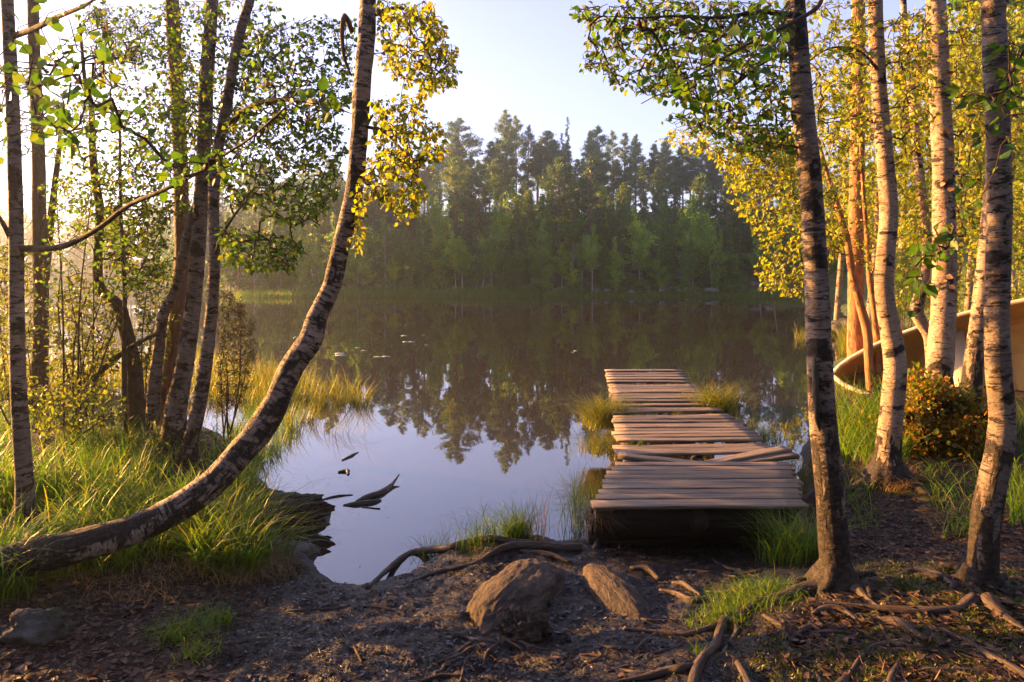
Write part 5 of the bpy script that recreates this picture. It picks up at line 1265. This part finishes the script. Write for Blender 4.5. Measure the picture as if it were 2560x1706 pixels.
while k < 70:
    x = rng.uniform(-33, 40); y = rng.uniform(75, 96)
    if not free(x, y, 1.7): continue
    h = rng.uniform(7.0, 10.5) * (1 if x > -12 else .85); plant(PINES, x, y, h, 'dark pine among the others on the far ridge', GP, rng.uniform(.8, 1.15)); k += 1
k = 0
while k < 210:
    x = rng.uniform(-32, 36); y = rng.uniform(60.5, 76)
    if not free(x, y, .95): continue
    hh = min(rng.uniform(4.0, 9.0), rng.uniform(9.3, 11.3) - float(gz(x, y)))
    if hh < 1.6: k += 1; continue
    plant(BIRCHES if rng.random() < .42 else (SPRUCES if rng.random() < .6 else PINES), x, y, hh, 'tree in the mixed wood on the slope across the lake', 'mixed trees on the far slope', rng.uniform(.8, 1.1)); k += 1
k = 0
while k < 52:
    x = rng.uniform(-30, 38); y = rng.uniform(60, 74)
    if not free(x, y, 1.3): continue
    hh = min(rng.uniform(7.5, 12.5), CAMH + (HOR - rng.uniform(385, 470)) / F * y - float(gz(x, y)))
    plant(PINES if rng.random() < .6 else SPRUCES, x, y, hh, 'tall conifer rising from the slope across the lake', 'tall conifers on the far slope', rng.uniform(.85, 1.1)); k += 1
k = 0
while k < 44:
    x = rng.uniform(-27, 36); y = 57.8 + rng.uniform(0.3, 4.2)
    if lake_sd(np.array([x]), np.array([y]))[0] < .8 or not free(x, y, 1.5): continue
    plant(BIRCHES, x, y, rng.uniform(3.5, 8.0), 'pale stemmed young birch by the water of the far shore', 'young birches along the far shore', rng.uniform(.6, 1.35)); k += 1
for x, y0, y1, w in [(1140, 743, 575, 1.0), (1228, 743, 590, .75), (1360, 743, 580, 1.0), (1540, 738, 590, 1.15), (990, 743, 640, 1.2), (1790, 738, 570, .9), (1650, 738, 620, 1), (1060, 743, 640, 1.2), (1290, 743, 630, 1.1), (1440, 740, 650, 1.2), (1720, 738, 600, .8), (1850, 738, 640, 1.1), (1480, 738, 560, .7), (920, 743, 620, 1.0), (1190, 743, 660, 1.3)]:
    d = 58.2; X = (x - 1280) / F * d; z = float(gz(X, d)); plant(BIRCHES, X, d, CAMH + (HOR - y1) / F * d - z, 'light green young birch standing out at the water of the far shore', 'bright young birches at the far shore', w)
k = 0
while k < 26:
    x = rng.uniform(12, 60); y = rng.uniform(22, 62)
    if lake_sd(np.array([x]), np.array([y]))[0] < 1.5 or x < y * .62 or not free(x, y, 2): continue
    plant(PINES if rng.random() < .6 else BIRCHES, x, y, rng.uniform(8, 13), 'sunlit tree in the wood behind the right bank', 'trees behind the right bank'); k += 1
# bushes and rocks at the far shore
for k in range(190):
    x = rng.uniform(-26, 34); y = 57.5 + 19 * rng.random() ** 1.4
    if lake_sd(np.array([x]), np.array([y]))[0] < .3: continue
    b = far_bush(rng.uniform(.5, 1.2), rng.uniform(.5, 1.3)); b.V = [v + [x, y, float(gz(x, y)) - .1] for v in b.V]
    solid('shrub', b, MAT['bush'], 'grey green shrub on the far shore below the trees', 'shrub', 'shrubs on the far shore', False)
GK = 'boulders on the far shore and slope'
spots = [(rng.uniform(1330, 2080), rng.uniform(731, 741), rng.uniform(.25, .6)) for _ in range(26)] + [(1135, 741, .35), (1300, 738, .3)]
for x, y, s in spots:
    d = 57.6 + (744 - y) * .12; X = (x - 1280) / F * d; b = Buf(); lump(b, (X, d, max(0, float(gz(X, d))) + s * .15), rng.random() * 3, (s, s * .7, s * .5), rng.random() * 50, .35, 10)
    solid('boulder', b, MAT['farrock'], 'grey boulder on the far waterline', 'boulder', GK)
for k in range(34):
    x = rng.choice([rng.normal(1450, 55), rng.normal(1690, 40)]); d = rng.uniform(60, 76); X = (x - 1280) / F * d; s = rng.uniform(.3, 1.0)
    b = Buf(); lump(b, (X, d, float(gz(X, d)) + s * .1), rng.random() * 3, (s, s * .7, s * .7), rng.random() * 50, .4, 10)
    solid('boulder', b, MAT['farrock'], 'grey boulder in the scree on the slope across the lake', 'boulder', 'boulders in the far scree')
for k, (x, y, s) in enumerate([(2085, 782, .5), (2115, 775, .7), (2095, 800, .45), (2185, 775, .5), (2160, 800, .5)]):
    d = 20.0; c = pix(x, y, d); b = Buf(); lump(b, (c[0], d, max(0, float(gz(c[0], d))) + s * .1), k, (s, s * .7, s * .55), k * 7.7, .4, 14)
    solid('boulder', b, MAT['rock'], 'boulder in the reeds on the right shore behind the orange pine', 'boulder', 'boulders by the right reeds')
b = Buf(); n = 9000
P = np.stack([rng.uniform(-26, 26, n * 3), rng.uniform(54, 60.5, n * 3), np.zeros(n * 3)], -1); sd_ = lake_sd(P[:, 0], P[:, 1]); P = P[(sd_ > -.9) & (sd_ < 1.3)][:n]
P[:, 2] = np.maximum(gz(P[:, 0], P[:, 1]), -.05); hh = np.where(P[:, 0] < 3, rng.uniform(.35, .8, len(P)), rng.uniform(.2, .45, len(P)))
blades(b, P, hh, .022, rng.uniform(.1, .5, len(P)), None, .1, lev=3)
tag(b.obj('far_shore_grass', MAT['grass'], None, False), kind='stuff')
# the hazy wood beyond the left arm of the lake reads as one mass
b = Buf()
def mass_tree(x, y, h):
    z0 = float(gz(x, y)); nb = int(h * 3)
    tube(b, [(x, y, z0 - .3), (x, y, z0 + h * .97)], [h * .011, .02], 5, closed=False, tint=0.0)
    for k in range(nb):
        t = .25 + .75 * (k + rng.random()) / nb; L = h * .15 * (1 - t) ** .7 * rng.uniform(.6, 1.3) + .2; a = rng.random() * 6.28; m = 7
        f = rng.uniform(.1, 1, m); P = np.stack([x + math.cos(a) * L * f, y + math.sin(a) * L * f, z0 + h * t - L * .2 * f], -1) + rng.normal(0, .15, (m, 3))
        tuft_tris(b, P, rng.normal(0, 1, (m, 3)) + [math.cos(a), math.sin(a), -.1], rng.uniform(.5, .9, m), rng.uniform(.2, .35, m), rng.random())
k = 0
while k < 300:
    x = rng.uniform(-130, -20); y = rng.uniform(58, 150)
    s_ = float(lake_sd(np.array([x]), np.array([y]))[0])
    if s_ < 1.5 or s_ > 26 or y < 60 + max(0, -24 - x) * .2 and False: continue
    if x > -30 and y < 70: continue
    mass_tree(x, y, rng.uniform(8, 13)); k += 1
tag(b.obj('distant_forest', MAT['needle'], None, False), kind='stuff')
b = Buf(); k = 0  # unseen wood behind and beside the camera, holding back sky light from there
while k < 170:
    x = rng.uniform(-34, 34); y = rng.uniform(-34, 12)
    if y > -4.5 and (x < 7.5 + max(0, y) * .55) and not (x < -9 and y < 1.5): continue
    mass_tree(x, y, rng.uniform(9, 15)); k += 1
tag(b.obj('unseen_wood', MAT['needle'], None, False), kind='stuff')

# ------------------------------------------------------------------ morning haze
m = M('haze_air')
pv = m.n('ShaderNodeVolumePrincipled')
pv.inputs['Color'].default_value = (0.84, 0.92, 1.0, 1)
pv.inputs['Density'].default_value = 0.0015
pv.inputs['Anisotropy'].default_value = 0.85
m.t.links.new(pv.outputs[0], m.out.inputs['Volume'])
b = Buf()
v = [(x, y, z) for z in (-4.0, 30.0) for (x, y) in ((-424, -64), (424, -64), (424, 486), (-424, 486))]
b.add(v, [[3, 2, 1, 0], [4, 5, 6, 7], [0, 1, 5, 4], [1, 2, 6, 5], [2, 3, 7, 6], [3, 0, 4, 7]])
hz = b.obj('haze', m.m, None, False); tag(hz, kind='stuff')
